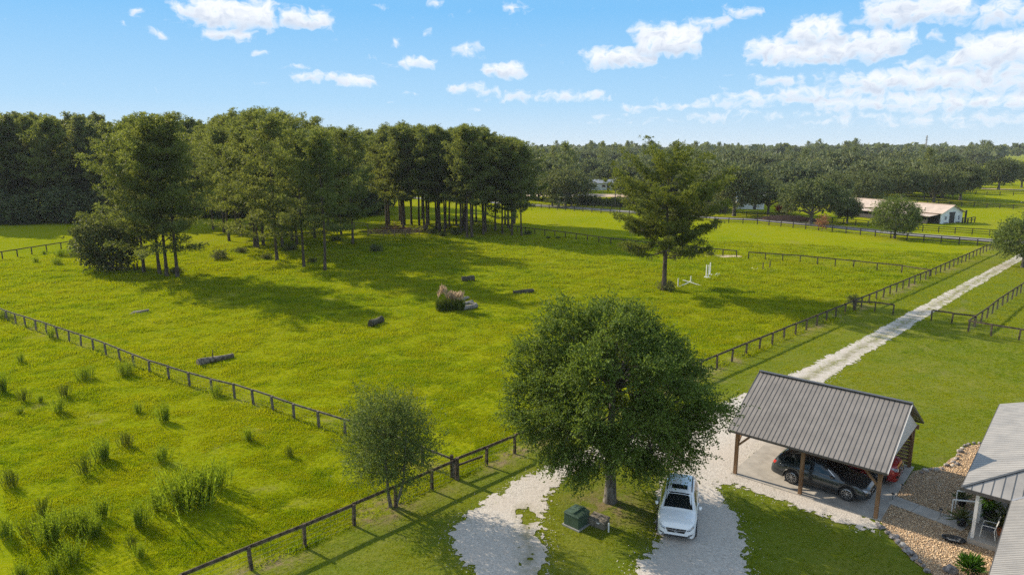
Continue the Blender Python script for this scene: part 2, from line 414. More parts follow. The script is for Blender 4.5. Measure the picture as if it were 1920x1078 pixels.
M['plate'] = simple('plate', (.6, .6, .58), .5)
M['rock_grey'] = simple('rock_grey', (.16, .15, .145), .9, var=.45, scale=5, bump=.7, c2=(.26, .24, .235), spec=.15)
M['rock_pale'] = simple('rock_pale', (.46, .42, .37), .9, var=.3, scale=5, bump=.6, spec=.15)
M['terracotta'] = simple('terracotta', (.42, .15, .06), .8)
M['orange_cloth'] = simple('orange_cloth', (.62, .24, .05), .8)
M['cushion'] = simple('cushion', (.060, .070, .085), .9)
M['steel'] = simple('steel', (.34, .34, .35), .45, .5)
M['blue_paint'] = simple('blue_paint', (.055, .07, .13), .5)

def mottle(m):
    """large soft patches of colour over the tufts"""
    t = m.node_tree; n = NT(t); pos = n.n('ShaderNodeNewGeometry').outputs['Position']
    f = n.m('ADD', n.m('MULTIPLY', n.noise(pos, 0.06, 3, .55), .36), n.m('ADD', n.m('MULTIPLY', n.noise(n.vm('MULTIPLY', pos, (.8, 1.3, 1)), 0.4, 3, .6), .34), n.m('MULTIPLY', n.noise(pos, 1.5, 3, .65), .30)))
    tint = n.ramp(n.rng(f, .36, .64, 0, 1), [(0, (.45, .66, .8)), (.3, (.80, .92, .9)), (.6, (1.02, 1.02, 1.0)), (.85, (1.10, 1.04, 1.3)), (1, (1.14, .98, 2.6))])
    for nd in list(t.nodes):
        if nd.bl_idname == 'ShaderNodeVectorMath' and nd.operation == 'SCALE':
            for l in list(nd.outputs[0].links):
                to = l.to_socket; mul = n.vm('MULTIPLY', nd.outputs[0], tint); t.links.new(mul, to)
mottle(M['grass_blade'])
def grass_material():
    m, n, b, o = material('grass'); t = m.node_tree
    pos = n.n('ShaderNodeNewGeometry').outputs['Position']
    lawn = n.n('ShaderNodeAttribute'); lawn.attribute_name = 'lawn'
    dirt = n.n('ShaderNodeAttribute'); dirt.attribute_name = 'dirt'
    big = n.noise(pos, 0.045, 4, 0.55, 0.6); mid = n.noise(n.vm('MULTIPLY', pos, (.75, 1.35, 1)), 0.42, 5, 0.62, 0.8)
    sm = n.noise(pos, 3.2, 4, 0.65)
    f = n.m('ADD', n.m('MULTIPLY', big, 0.55), n.m('ADD', n.m('MULTIPLY', mid, 0.55), n.m('MULTIPLY', sm, 0.28)))
    pad = n.ramp(n.rng(f, 0.45, 0.95, 0, 1), [(0.0, (.108, .158, .006)), (0.35, (.172, .206, .005)), (0.65, (.206, .222, .006)), (1.0, (.238, .232, .022))])
    lw = n.ramp(n.rng(f, 0.45, 0.95, 0, 1), [(0.0, (.068, .100, .014)), (0.35, (.110, .142, .018)), (0.7, (.150, .162, .026)), (1.0, (.190, .172, .050))])
    c = n.mix(lawn.outputs['Fac'], pad, lw)
    dn = n.m('MULTIPLY', dirt.outputs['Fac'], n.step(n.noise(pos, 1.3, 5, 0.7), 0.38, 0.62))
    c = n.mix(dn, c, (.20, .145, .095))
    # sparse bare flecks everywhere
    c = n.mix(n.m('MULTIPLY', n.step(n.noise(n.vm('ADD', pos, (40., 3., 0.)), 0.33, 6, 0.72), 0.62, 0.75), 0.55), c, (.185, .165, .075))
    n.put(b.inputs['Base Color'], c); b.inputs['Roughness'].default_value = 1.0; b.inputs['Specular IOR Level'].default_value = 0.0
    hgt = n.m('ADD', n.m('MULTIPLY', mid, 0.7), n.m('ADD', n.m('MULTIPLY', sm, 0.35), n.m('MULTIPLY', n.noise(pos, 11.0, 3, 0.7), 0.15)))
    bp = n.n('ShaderNodeBump'); bp.inputs['Strength'].default_value = 0.55; bp.inputs['Distance'].default_value = 0.35
    n.put(bp.inputs['Height'], hgt); n.put(b.inputs['Normal'], bp.outputs[0])
    return m
M['grass'] = grass_material()
def gravel_material():
    m, n, b, o = material('white_gravel')
    pos = n.n('ShaderNodeNewGeometry').outputs['Position']
    vo = n.n('ShaderNodeTexVoronoi'); n.put(vo.inputs['Vector'], pos); vo.inputs['Scale'].default_value = 16.0
    big = n.noise(pos, 0.5, 5, 0.6); sm = n.noise(pos, 5.0, 5, 0.7)
    c = n.mix(n.sep(vo.outputs['Color'])[0], (.37, .337, .300), (.52, .484, .438))
    c = n.mix(n.m('MULTIPLY', n.step(big, 0.42, 0.66), 0.6), c, (.46, .41, .36))
    c = n.mix(n.m('MULTIPLY', n.step(sm, 0.55, 0.72), 0.75), c, (.27, .24, .205))
    c = n.mix(n.m('MULTIPLY', n.step(n.noise(pos, 2.1, 6, 0.75), 0.60, 0.68), 0.6), c, (.12, .11, .045))
    md_ = n.n('ShaderNodeAttribute'); md_.attribute_name = 'middle'
    c = n.mix(n.m('MULTIPLY', md_.outputs['Fac'], n.step(n.noise(pos, 1.1, 6, 0.7), 0.36, 0.60)), c, (.20, .185, .11))
    n.put(b.inputs['Base Color'], c); b.inputs['Roughness'].default_value = 0.9; b.inputs['Specular IOR Level'].default_value = 0.15
    bp = n.n('ShaderNodeBump'); bp.inputs['Strength'].default_value = 0.4; bp.inputs['Distance'].default_value = 0.04
    n.put(bp.inputs['Height'], n.m('ADD', n.m('MULTIPLY', vo.outputs['Distance'], -0.6), sm)); n.put(b.inputs['Normal'], bp.outputs[0])
    return m
M['gravel'] = gravel_material()
def pebble_material():
    m, n, b, o = material('river_pebbles')
    pos = n.n('ShaderNodeNewGeometry').outputs['Position']
    vo = n.n('ShaderNodeTexVoronoi'); n.put(vo.inputs['Vector'], pos); vo.inputs['Scale'].default_value = 18.0
    c = n.ramp(n.sep(vo.outputs['Color'])[0], [(0, (.36, .235, .13)), (.35, (.54, .37, .21)), (.7, (.68, .50, .31)), (1, (.76, .66, .50))])
    c = n.mix(n.step(vo.outputs['Distance'], 0.35, 0.62), c, (.24, .15, .085))
    n.put(b.inputs['Base Color'], c); b.inputs['Roughness'].default_value = 0.8
    bp = n.n('ShaderNodeBump'); bp.inputs['Strength'].default_value = 1.0; bp.inputs['Distance'].default_value = 0.06
    n.put(bp.inputs['Height'], n.m('MULTIPLY', vo.outputs['Distance'], -1.0)); n.put(b.inputs['Normal'], bp.outputs[0])
    return m
M['pebbles'] = pebble_material()
M['pebble_stone'] = foliage('pebble_stone', (.42, .28, .16), (.74, .57, .37), 0.0, vary=.3, rough=.8)

# ------------------------------------------------------------------ lay of the land
U = Vector((math.cos(R(-41)), math.sin(R(-41)), 0)); V = Vector((math.cos(R(48)), math.sin(R(48)), 0))   # the yard's two directions
V = Vector((-U.y, U.x, 0))
def gp(*pts): return [G(*p) for p in pts]
ISLAND = gp((1108, 872), (1062, 892), (1030, 922), (1014, 960), (1016, 1000), (1030, 1032), (1022, 1078), (1030, 1140), (1120, 1180), (1170, 1110), (1190, 1070), (1222, 1032), (1240, 1005), (1232, 960), (1236, 915), (1262, 884), (1180, 862))
GRAVEL = gp((905, 1078), (868, 1052), (845, 1018), (852, 988), (882, 962), (922, 934), (962, 908), (1002, 886), (1042, 866), (1110, 842), (1200, 812), (1300, 776), (1388, 746), (1480, 704), (1580, 655), (1687, 595), (1784, 543), (1894, 486), (1990, 430),
            (2010, 440), (1905, 494), (1800, 556), (1752, 585), (1700, 618), (1620, 668), (1543, 714), (1500, 760), (1452, 822), (1384, 886), (1450, 910), (1550, 942), (1642, 974), (1646, 994), (1600, 984), (1548, 966), (1452, 932), (1374, 908), (1340, 905), (1352, 934), (1384, 972), (1394, 1020), (1404, 1078), (1420, 1200), (1150, 1240), (960, 1180), (930, 1110))
DRIVE_MID = gp((1360, 800), (1420, 762), (1513, 709), (1600, 662), (1694, 606), (1768, 564), (1840, 523), (1899, 490), (2000, 435))
LOOP_MID = gp((985, 955), (985, 1000), (990, 1050), (1005, 1100))
BED = gp((1644, 974), (1660, 955), (1680, 925), (1714, 884), (1740, 880), (1770, 872), (1795, 850), (1815, 835), (1845, 832), (1870, 860), (1900, 920), (1960, 960), (1900, 1120), (1780, 1110), (1738, 1070), (1700, 1040), (1672, 1012))
CARPORT_POLY = [tuple((Vector((12.19, 34.51, 0)) + U * a + V * b).xy) for a, b in ((-.55, -.25), (7.3, -.25), (7.3, 7.45), (-.55, 7.45))]
FENCE_LONG = gp((368, 1110), (575, 1025), (664, 985), (855, 897), (965, 850), (1344, 690), (1600, 582), (1745, 520), (1872, 462))
FENCE_DIAG = gp((-60, 574), (30, 608), (130, 640), (280, 697), (440, 744), (552, 789), (647, 820), (737, 850), (852, 897))
LAWN = [G(365, 1110)] + FENCE_LONG[1:] + gp((1990, 430), (2400, 600), (2400, 1200), (1400, 1500), (500, 1500))
def near_mask(x, y): return np.clip(1 - np.hypot(x - 14, (y - 32) * 1.1) / 26, 0, 1)
def ground_h(x, y):
    x = np.asarray(x, float); y = np.asarray(y, float)
    k = np.clip((sdist(x, y, LAWN) * -1 - 1.0) / 8, 0, 1) * np.clip((112 - np.hypot(x, y)) / 40, 0, 1)
    return k * ((fbm(x / 7.0, y / 7.0, 2) - .5) * 0.30 + (fbm(x / 26.0 + 5, y / 26.0, 2) - .5) * 0.5)
def gz(x, y): return float(ground_h(np.array([x]), np.array([y]))[0])

def dirt_at(x, y):
    """worn bare soil: along the fences, under the trees"""
    dd = np.minimum(ldist(x, y, FENCE_LONG), ldist(x, y, FENCE_DIAG) + .35)
    w = np.clip(1.3 - dd / 0.9, 0, 1) * np.clip(fbm(x / 2.6, y / 2.6, 3) * 4 - 1.35, 0, 1)
    w = np.maximum(w, np.clip(1.3 - np.hypot(x - G(718, 955)[0], y - G(718, 955)[1]) / 1.5, 0, 1))
    w = np.maximum(w, .85 * np.clip(1.2 - np.hypot(x - 4.9, y - 31.2) / 2.2, 0, 1))
    return np.maximum(w, .45 * np.clip((fbm(x / 3.1 + 31, y / 3.1 + 7, 4) - .70) * 9, 0, 1))
def spread(lo, hi, step, outer):
    a = np.arange(lo, hi + step / 2, step); l = [lo]; r = [hi]; s = step
    while r[-1] < outer:
        s *= 1.35; r.append(r[-1] + s); l.append(l[-1] - s)
    return np.concatenate([np.array(l[:0:-1]), a, np.array(r[1:])])
gx = spread(-70, 58, 0.7, 5000); gy = spread(16, 118, 0.7, 7000)
XX, YY = np.meshgrid(gx, gy); ny, nx = XX.shape
ZZ = ground_h(XX.ravel(), YY.ravel())
idx = np.arange(nx * ny).reshape(ny, nx)
gf = np.stack([idx[:-1, :-1], idx[:-1, 1:], idx[1:, 1:], idx[1:, :-1]], -1).reshape(-1, 4)
gme = np_mesh('ground', np.stack([XX.ravel(), YY.ravel(), ZZ], 1), gf, M['grass'], True)
fx, fy = XX.ravel(), YY.ravel()
lawn_w = np.clip(sdist(fx, fy, LAWN) / 1.5 + .5, 0, 1)
dirt_w = dirt_at(fx, fy)
at = gme.attributes.new('lawn', 'FLOAT', 'POINT'); at.data.foreach_set('value', lawn_w.astype(np.float32))
at = gme.attributes.new('dirt', 'FLOAT', 'POINT'); at.data.foreach_set('value', dirt_w.astype(np.float32))
ground = tag(put('ground', gme), 'wide green pasture and mown lawn running to the woods', kind='structure')

# sheets with ragged edges: keep what lies above zero, cut the cells that cross it
def ragged_sheet(name, val, x0, x1, y0, y1, step, z, mat):
    xs = np.arange(x0, x1, step); ys = np.arange(y0, y1, step)
    X, Y = np.meshgrid(xs, ys); F = val(X, Y); cache = {}; vs = []; quads = []; polys = []
    def vid(key, p):
        if key not in cache: cache[key] = len(vs); vs.append((p[0], p[1], z))
        return cache[key]
    act = np.argwhere((np.maximum(np.maximum(F[:-1, :-1], F[1:, :-1]), np.maximum(F[:-1, 1:], F[1:, 1:])) > 0))
    for j, i in act:
        cs = ((j, i), (j, i + 1), (j + 1, i + 1), (j + 1, i)); poly = []
        for k in range(4):
            a, b_ = cs[k], cs[(k + 1) % 4]; fa, fb = F[a], F[b_]
            if fa > 0: poly.append(vid(a, (X[a], Y[a])))
            if (fa > 0) != (fb > 0):
                t = fa / (fa - fb); key = (a, b_) if a < b_ else (b_, a)
                poly.append(vid(key, (X[a] + (X[b_] - X[a]) * t, Y[a] + (Y[b_] - Y[a]) * t)))
        if len(poly) >= 3: polys.append(poly)
    me = bpy.data.meshes.new(name); me.from_pydata(vs, [], polys); me.update(); me.materials.append(mat)
    return me
def gravel_val(x, y):
    d = sdist(x, y, GRAVEL); d = np.minimum(d, -sdist(x, y, ISLAND))
    n1 = fbm(x / 1.6, y / 1.6, 3) - .5; n2 = fbm(x / .42 + 9, y / .42, 3) - .5
    far_ = np.clip((np.hypot(x, y) - 45) / 30, 0, 1)
    v = d + n1 * (.5 - .1 * far_) + n2 * .10 + (fbm(x / .20, y / .20 + 3, 3) - .5) * 1.7 * (1 - .6 * far_) * np.clip(1 - np.abs(d + .05) / .7, 0, 1)
    # grass strip down the middle of the long drive and in the left arm of the loop
    ml = ldist(x, y, LOOP_MID)
    v = v - np.clip(1 - ml / .75, 0, 1) * np.clip((fbm(x / .9, y / .9 + 4, 4) - .48) * 7, 0, 1) * (1.6 + 2.5 * fbm(x / .25, y / .25, 2))
    return v
def joined(a, b):
    """two sheets as one mesh"""
    va = [tuple(v.co) for v in a.vertices]; fa = [tuple(p.vertices) for p in a.polygons]; n_ = len(va)
    me = bpy.data.meshes.new(a.name); me.from_pydata(va + [tuple(v.co) for v in b.vertices], [], fa + [tuple(i + n_ for i in p.vertices) for p in b.polygons]); me.update(); me.materials.append(a.materials[0]); return me
me = joined(ragged_sheet('gravel_drive', gravel_val, -6, 28, 17, 48.0, 0.10, 0.022, M['gravel']), ragged_sheet('gravel_drive', gravel_val, 8, 92, 47.9, 118, 0.17, 0.022, M['gravel']))
gc = np.empty(len(me.vertices) * 3, np.float32); me.vertices.foreach_get('co', gc); gc = gc.reshape(-1, 3).astype(float)
mid_w = np.maximum(np.clip(1.15 - ldist(gc[:, 0], gc[:, 1], DRIVE_MID) / .62, 0, 1) * np.clip(np.hypot(gc[:, 0], gc[:, 1]) / 15 - 2.6, 0, 1), .75 * np.clip(1.1 - ldist(gc[:, 0], gc[:, 1], LOOP_MID) / .7, 0, 1))
at = me.attributes.new('middle', 'FLOAT', 'POINT'); at.data.foreach_set('value', mid_w.astype(np.float32))
tag(put('gravel_drive', me), 'white shell gravel drive looping round the tree and running off to the road', kind='structure')
def bed_val(x, y): return sdist(x, y, BED) + (fbm(x / .8, y / .8, 2) - .5) * .3
me = ragged_sheet('gravel_bed', bed_val, 16, 34, 17, 40, 0.2, 0.03, M['pebbles'])
tag(put('gravel_bed', me), 'tan pebble garden bed between carport and house', kind='structure')

def ribbon(name, line, width, z, mat, label):
    """flat strip along a line"""
    vs = []; fs = []; L = [Vector((p[0], p[1], 0)) for p in line]
    for i, p in enumerate(L):
        d = (L[min(i + 1, len(L) - 1)] - L[max(i - 1, 0)]).normalized(); n_ = Vector((-d.y, d.x, 0)) * width / 2
        vs += [p + n_ + Vector((0, 0, z)), p - n_ + Vector((0, 0, z))]
        if i: fs.append((2 * i - 2, 2 * i - 1, 2 * i + 1, 2 * i))
    return tag(MB().add(vs, fs).build(name, mat), label, kind='structure')
ROAD = gp((700, 368), (860, 376), (1020, 386.5), (1180, 398), (1340, 409), (1420, 412), (1560, 425), (1700, 439.5), (1870, 452), (2100, 468))
ribbon('road', ROAD, 4.6, 0.10, M['asphalt'], 'pale grey country road crossing behind the paddocks')
ribbon('sandy_track', gp((960, 366), (1100, 366.5), (1180, 367), (1300, 367)), 16, 0.05, M['sand'], 'pale sandy lane beyond the road')
ribbon('far_lane', gp((1840, 354), (1920, 356.5), (2100, 362)), 5, 0.05, M['sand'], 'pale lane beyond the far right pasture')

# ------------------------------------------------------------------ trees
def unit(a): return a / np.maximum(np.linalg.norm(a, axis=-1, keepdims=True), 1e-9)
def blades(Pt, D, L, Wd, rng):
    """one pointed leaf per row: Pt base, D direction, L length, Wd width"""
    S = unit(np.cross(D, unit(rng.normal(size=D.shape))))
    L = np.broadcast_to(np.asarray(L, float), (len(Pt),))[:, None]; Wd = np.broadcast_to(np.asarray(Wd, float), (len(Pt),))[:, None]
    v = np.stack([Pt, Pt + D * L * .5 + S * Wd * .5, Pt + D * L, Pt + D * L * .5 - S * Wd * .5], 1)
    return v.reshape(-1, 3)
def leaf_mesh(name, verts, mat):
    return np_mesh(name, verts, np.arange(len(verts)).reshape(-1, 4), mat)
def tri_mesh(name, verts, mat):
    return np_mesh(name, verts, np.arange(len(verts)).reshape(-1, 3), mat)

def pine(seed, H, base, rmax, nbr, clus=7, tufts=4, nb=7, bl=.36, bw=.055, mat='pine_needles', power=.8, top=.25, moss=0, lean=.02, trunk_r=None, skew=(0, 0), droop=.12, zs_=.27, xs_=.40, tiers=0.0, dome=.42, prof_pts=None):
    rg = np.random.default_rng(seed); r0 = trunk_r or H * .0095 + .03
    zs = np.linspace(-.3, H * .97, 9); bend = np.cumsum(rg.normal(0, lean, (9, 2)) * H / 9, 0); bend[0] = 0
    tx = lambda z: (np.interp(z, zs, bend[:, 0]), np.interp(z, zs, bend[:, 1]))
    tr = MB(); rad = [r0 * 1.35 if i == 0 else r0 * (1 - .93 * (max(z, 0) / H) ** 1.15) for i, z in enumerate(zs)]
    tr.tube([(bend[i, 0], bend[i, 1], zs[i]) for i in range(9)], rad, 8)
    br = MB(); C = []; CD = []; ms = []
    for i in range(nbr):
        t = ((i + rg.random()) / nbr) ** power; z = H * (base + (0.97 - base) * t)
        a = i * 2.39996 + rg.normal(0, .35)
        prof = max(1 - abs((t - dome) / .70) ** 2.3, .05) ** .5 * (1 - top * .3 * (1 - t))
        L = rmax * prof * rg.uniform(.5, 1.22)
        L *= 1 + skew[0] * np.cos(a) + skew[1] * np.sin(a)
        L *= np.interp(t, [.72, 1], [1, .42])
        if tiers and t < tiers:
            if rg.random() < .40: continue
            L = rmax * rg.uniform(.85, 1.18)
        e = np.interp(t, [0, .35, .75, 1], [-.05, .10, .36, 1.0]) + rg.normal(0, .13)
        if prof_pts:
            L = np.interp(t, *prof_pts) * rg.uniform(.72, 1.12); e = np.interp(t, [0, .4, .8, 1], [-.06, .08, .16, .9]) + rg.normal(0, .12)
        x0, y0 = tx(z); s = np.linspace(0, 1, 5)
        hx = L * s * np.cos(e); hz = L * (s * np.sin(e) - droop * s * (1 - s) * 2 + .12 * s ** 3)
        pts = np.stack([x0 + hx * np.cos(a), y0 + hx * np.sin(a), z + hz], 1)
        rb = max(.02, r0 * .30 * (1 - .75 * t))
        br.tube([tuple(p) for p in pts], [rb * (1 - .8 * q) for q in s], 4, cap=False)
        k = max(2, int(round(clus * (.45 + .75 * prof))))
        for q in np.linspace(.26 if not (tiers and t < tiers) else .50, 1.0, k):
            p = np.array([np.interp(q, s, pts[:, c]) for c in range(3)])
            w = .16 * L * (1.15 - q) + .28
            sd = np.array([-np.sin(a), np.cos(a), 0])
            p = p + sd * rg.uniform(-1, 1) * w * 1.3 + np.array([0, 0, rg.uniform(-.1, .3)])
            C.append(p); CD.append([np.cos(a), np.sin(a), .55])
        if moss and t < .45:
            for _ in range(moss): 
                q = rg.uniform(.3, 1); ms.append([np.interp(q, s, pts[:, c]) for c in range(3)])
    C = np.array(C); CD = np.array(CD)
    T = np.repeat(C, tufts, 0) + rg.normal(0, 1, (len(C) * tufts, 3)) * np.array([xs_, xs_, zs_]); TD = np.repeat(CD, tufts, 0)
    TD = unit(TD + rg.normal(0, .45, TD.shape))
    Bp = np.repeat(T, nb, 0); BD = unit(np.repeat(TD, nb, 0) * .75 + rg.normal(0, .75, (len(Bp), 3)))
    out = dict(trunk=tr.mesh('trunk', M['bark_pine'], True), branches=br.mesh('branches', M['bark_pine'], True),
               crown=leaf_mesh('crown', blades(Bp, BD, rg.uniform(.7, 1.2, len(Bp)) * bl, bw, rg), M[mat]))
    if ms:
        ms = np.array(ms); Q = np.repeat(ms, 9, 0) + rg.normal(0, .16, (len(ms) * 9, 3)) * np.array([1, 1, .2])
        DD = unit(np.array([0, 0, -1.0]) + rg.normal(0, .12, Q.shape))
        out['moss'] = leaf_mesh('moss', blades(Q, DD, rg.uniform(.35, 1.3, len(Q)), .07, rg), M['moss'])
    return out

def broadleaf(seed, H, trunk_h, rx, rz, cz, clumps, twigs, leaves, ll, lw, mat, bark='bark_oak', r0=.2, inner=.55, clump_r=.55, twig=.75, droop=.15, rough=.22, squash=1.0, limbs=9, low=-.75, moss=0, bias=(0, 0), stems=1, uppow=1.0):
    """crown as sprays of leaves on twigs gathered in clumps over an uneven shell"""
    rg = np.random.default_rng(seed)
    tr = MB(); tops = []
    for k in range(stems):
        off = rg.normal(0, .25, 2) * (stems > 1)
        tr.tube([(off[0] * .4, off[1] * .4, -.25), (off[0] * .5, off[1] * .5, .15), (off[0], off[1], trunk_h * .5), (off[0] * 1.6 + rg.normal(0, .05), off[1] * 1.6, trunk_h), (off[0] * 2, off[1] * 2, cz + rz * .3)],
                [r0 * 1.5, r0 * 1.12, r0 * .92, r0 * .8, r0 * .25], 10)
        tops.append(off)
    # directions over the shell
    n = clumps; i = np.arange(n) + .5; cz_ = np.clip(1 - (1 - low) * (i / n) ** uppow, -1, 1); ph = i * 2.39996 + rg.normal(0, .2, n); sn = np.sqrt(1 - cz_ ** 2)
    d = np.stack([sn * np.cos(ph), sn * np.sin(ph), cz_], 1); d = unit(d + rg.normal(0, .10, d.shape))
    az = np.arctan2(d[:, 1], d[:, 0]); lump = 1 + rough * (2 * fbm(az * 1.3 + 20 + seed, d[:, 2] * 2.2 + 7, 3) - 1) * 1.4
    sh = rg.uniform(0, 1, n) ** .45 * (1 - inner) + inner
    Cn = d * np.array([rx * squash, rx, rz]) * (lump * sh)[:, None] + np.array([bias[0], bias[1], cz])
    # limbs to clumps
    br = MB(); base = np.array([0, 0, trunk_h])
    lim = []
    for k in range(limbs):
        a = 2 * np.pi * k / limbs + rg.normal(0, .2); e = rg.uniform(.25, 1.1); L = rx * .55
        st = np.array([0, 0, trunk_h * rg.uniform(.8, 1.05)]); en = st + L * np.array([np.cos(a) * np.cos(e), np.sin(a) * np.cos(e), np.sin(e) * rz / rx * 1.1])
        md = (st + en) / 2 + np.array([0, 0, .25 * L * .4])
        br.tube([tuple(st), tuple(md), tuple(en)], [r0 * .5, r0 * .36, r0 * .18], 6, cap=False); lim += [md, en]
    lim = np.array(lim + [[0, 0, trunk_h], [0, 0, cz]])
    for c in Cn[::1 if n < 500 else 2]:
        j = np.argmin(np.linalg.norm(lim - c, axis=1)); p = lim[j]; md = (p + c) / 2 + np.array([0, 0, .12 * np.linalg.norm(c - p)])
        br.tube([tuple(p), tuple(md), tuple(c)], [r0 * .15, r0 * .10, r0 * .035], 3, cap=False)
    out = unit(Cn - np.array([bias[0] * .6, bias[1] * .6, cz - rz * .35]))
    Tn = n * twigs; TP = np.repeat(Cn, twigs, 0) + rg.normal(0, clump_r, (Tn, 3)) * np.array([1, 1, .75])
    TD = unit(np.repeat(out, twigs, 0) + rg.normal(0, .55, (Tn, 3)) + np.array([0, 0, -droop]))
    TP = TP - TD * twig * .4
    s = np.tile(np.linspace(.12, 1, leaves), Tn); LP = np.repeat(TP, leaves, 0); LD0 = np.repeat(TD, leaves, 0)
    tl = np.repeat(rg.uniform(.6, 1.25, Tn) * twig, leaves)
    LP = LP + LD0 * (s * tl)[:, None] + np.array([0, 0, -1.0]) * (droop * 1.4 * tl * s * s)[:, None]
    LD = unit(LD0 * .6 + rg.normal(0, .6, LP.shape) + np.array([0, 0, -droop * .5]))
    keep = LP[:, 2] > .12
    LP, LD = LP[keep], LD[keep]
    o = dict(trunk=tr.mesh('trunk', M[bark], True), branches=br.mesh('branches', M[bark], True),
             crown=leaf_mesh('crown', blades(LP, LD, rg.uniform(.7, 1.25, len(LP)) * ll, lw, rg), M[mat]))
    if moss:
        lowc = Cn[Cn[:, 2] < cz]; Q = lowc[rg.integers(0, len(lowc), moss)] + rg.normal(0, .5, (moss, 3)); Q[:, 2] = np.maximum(Q[:, 2], 1.8)
        DD = unit(np.array([0, 0, -1.0]) + rg.normal(0, .12, Q.shape))
        o['moss'] = leaf_mesh('moss', blades(Q, DD, rg.uniform(.5, 1.5, moss), .16, rg), M['moss'])
    return o

_top = {}
def plant(kind, name, label, cat, x, y, s=1.0, rz=0.0, group=None, sz=None, h=None):
    t = thing(name, label, cat, (x, y, gz(x, y) if math.hypot(x, y) < 115 else 0.0), rz, group)
    if h:
        c_ = kind['crown']; top_ = max(v.co.z for v in c_.vertices) if c_.name not in _top else _top[c_.name]; _top[c_.name] = top_; s = h / top_; sz = None
    t.scale = (s, s, sz or s)
    for k, me in kind.items():
        o_ = put(k, me, t)
        if k == 'moss': o_['kind'] = 'stuff'
    return t

rnd = random.Random(11)
PINES = [pine(101, 22, .22, 7.4, 36, zs_=.19, xs_=.5, clus=6, tufts=15, nb=7, bl=.54, bw=.095), pine(102, 22, .18, 7.9, 37, zs_=.19, xs_=.5, clus=6, tufts=15, nb=7, bl=.54, bw=.095, skew=(-.15, .1)),
         pine(103, 23, .28, 6.8, 34, zs_=.19, xs_=.5, clus=6, tufts=15, nb=7, bl=.54, bw=.095), pine(104, 21, .17, 8.0, 38, zs_=.19, xs_=.5, clus=6, tufts=15, nb=7, bl=.54, bw=.095, skew=(.1, -.1))]
TALL = [pine(111, 24, .38, 4.9, 34, zs_=.2, xs_=.48, clus=5, tufts=13, nb=7, bl=.60, bw=.115, top=.35), pine(112, 23, .28, 5.3, 36, zs_=.2, xs_=.48, clus=5, tufts=13, nb=7, bl=.60, bw=.115), pine(113, 25, .44, 4.5, 32, zs_=.2, xs_=.48, clus=5, tufts=13, nb=7, bl=.60, bw=.115, top=.4)]
DARK = [pine(121, 25, .14, 6.0, 56, clus=5, tufts=10, nb=6, bl=.72, bw=.18, mat='dark_pine_needles'), pine(122, 26, .22, 5.4, 52, clus=5, tufts=10, nb=6, bl=.72, bw=.18, mat='dark_pine_needles'), pine(123, 25, .2, 5.6, 40, zs_=.2, clus=5, tufts=10, nb=6, bl=.72, bw=.18, mat='pine_needles')]
LONE = pine(131, 18.9, .20, 7.0, 80, tiers=.26, zs_=.2, xs_=.42, prof_pts=([0, .15, .3, .42, .6, .8, .93, 1], [8.0, 8.8, 7.4, 7.2, 9.2, 9.6, 7.6, 3.2]), clus=9, tufts=17, nb=8, bl=.42, bw=.09, mat='lone_pine_needles', power=.85, top=.22, moss=3, trunk_r=.42, droop=.14, skew=(.02, 0))

# the nearest big tree and the small one on the fence line
ELM = broadleaf(201, 10.8, 2.5, 4.55, 4.25, 5.95, 290, 46, 14, .125, .068, 'elm_leaf', r0=.30, inner=.45, clump_r=.30, twig=1.05, droop=.12, rough=.28, limbs=12, low=-.86, bias=(-.3, .2))
plant(ELM, 'elm_tree', 'big dense dome-shaped green tree on the grass island beside the white car', 'tree', 4.95, 31.6)
SMALL = broadleaf(202, 6.3, 1.5, 1.95, 2.4, 3.6, 135, 20, 11, .115, .052, 'grey_leaf', r0=.085, inner=.32, clump_r=.38, twig=.75, droop=.0, rough=.36, limbs=8, low=-.95, stems=2)
x, y = G(735, 948); plant(SMALL, 'young_tree', 'small airy grey-green tree growing against the near fence', 'tree', x, y)
x, y, h = GH(1245, 546, 253)
plant(LONE, 'lone_pine', 'tall lone pine with hanging moss standing in the open paddock', 'tree', x, y, 1, 1.0, h=h)

# pines of the front clump, feet and tops as they stand
FRONT = [((270, 512), 222, 0, 'pine at the left of the front clump, over the round bush'), ((300, 514), 212, 1, 'pine with forked trunk in the middle of the front clump'), ((313, 518), 208, 3, 'leaning pine close beside the forked pine of the front clump'), ((333, 520), 205, 2, 'thick pine at the right of the front clump')]
for (bx, by), top, k, lab in FRONT:
    x, y, h = GH(bx, by, top); plant(PINES[k], 'pine_tree', 'tall ' + lab, 'tree', x, y, 1, rnd.uniform(0, 6.3), 'pines of the front left clump', h=h)
MID = [((520, 489), 205, 1, 'tall pine with lit trunk at the front of the middle clump'), ((570, 501), 235, 0, 'pine standing left of the foremost pine in the middle clump'), ((609, 508), 240, 2, 'foremost pine with dark bare trunk in the middle clump'),
       ((662, 459), 232, 3, 'stout pine with a thick trunk at the right end of the middle clump'), ((557, 460), 215, 0, 'dark thick-trunked pine in the heart of the middle clump')]
for (bx, by), top, k, lab in MID:
    x, y, h = GH(bx, by, top); plant(PINES[k], 'pine_tree', lab, 'tree', x, y, 1, rnd.uniform(0, 6.3), 'pines of the middle clump', h=h)
for bx, by, top in [(444, 438, 205), (452, 442, 212), (478, 464, 218), (484, 466, 222), (494, 461, 200), (530, 464, 202), (548, 452, 206), (420, 436, 222), (400, 430, 230), (590, 446, 215), (640, 440, 242), (470, 430, 200), (510, 432, 196), (430, 452, 232), (616, 430, 238)]:
    x, y, h = GH(bx, by, top); plant(PINES[rnd.randrange(4)] if rnd.random() < .6 else TALL[rnd.randrange(3)], 'pine_tree', 'slender pine standing back in the middle clump', 'tree', x, y, 1, rnd.uniform(0, 6.3), 'pines of the middle clump', h=h)
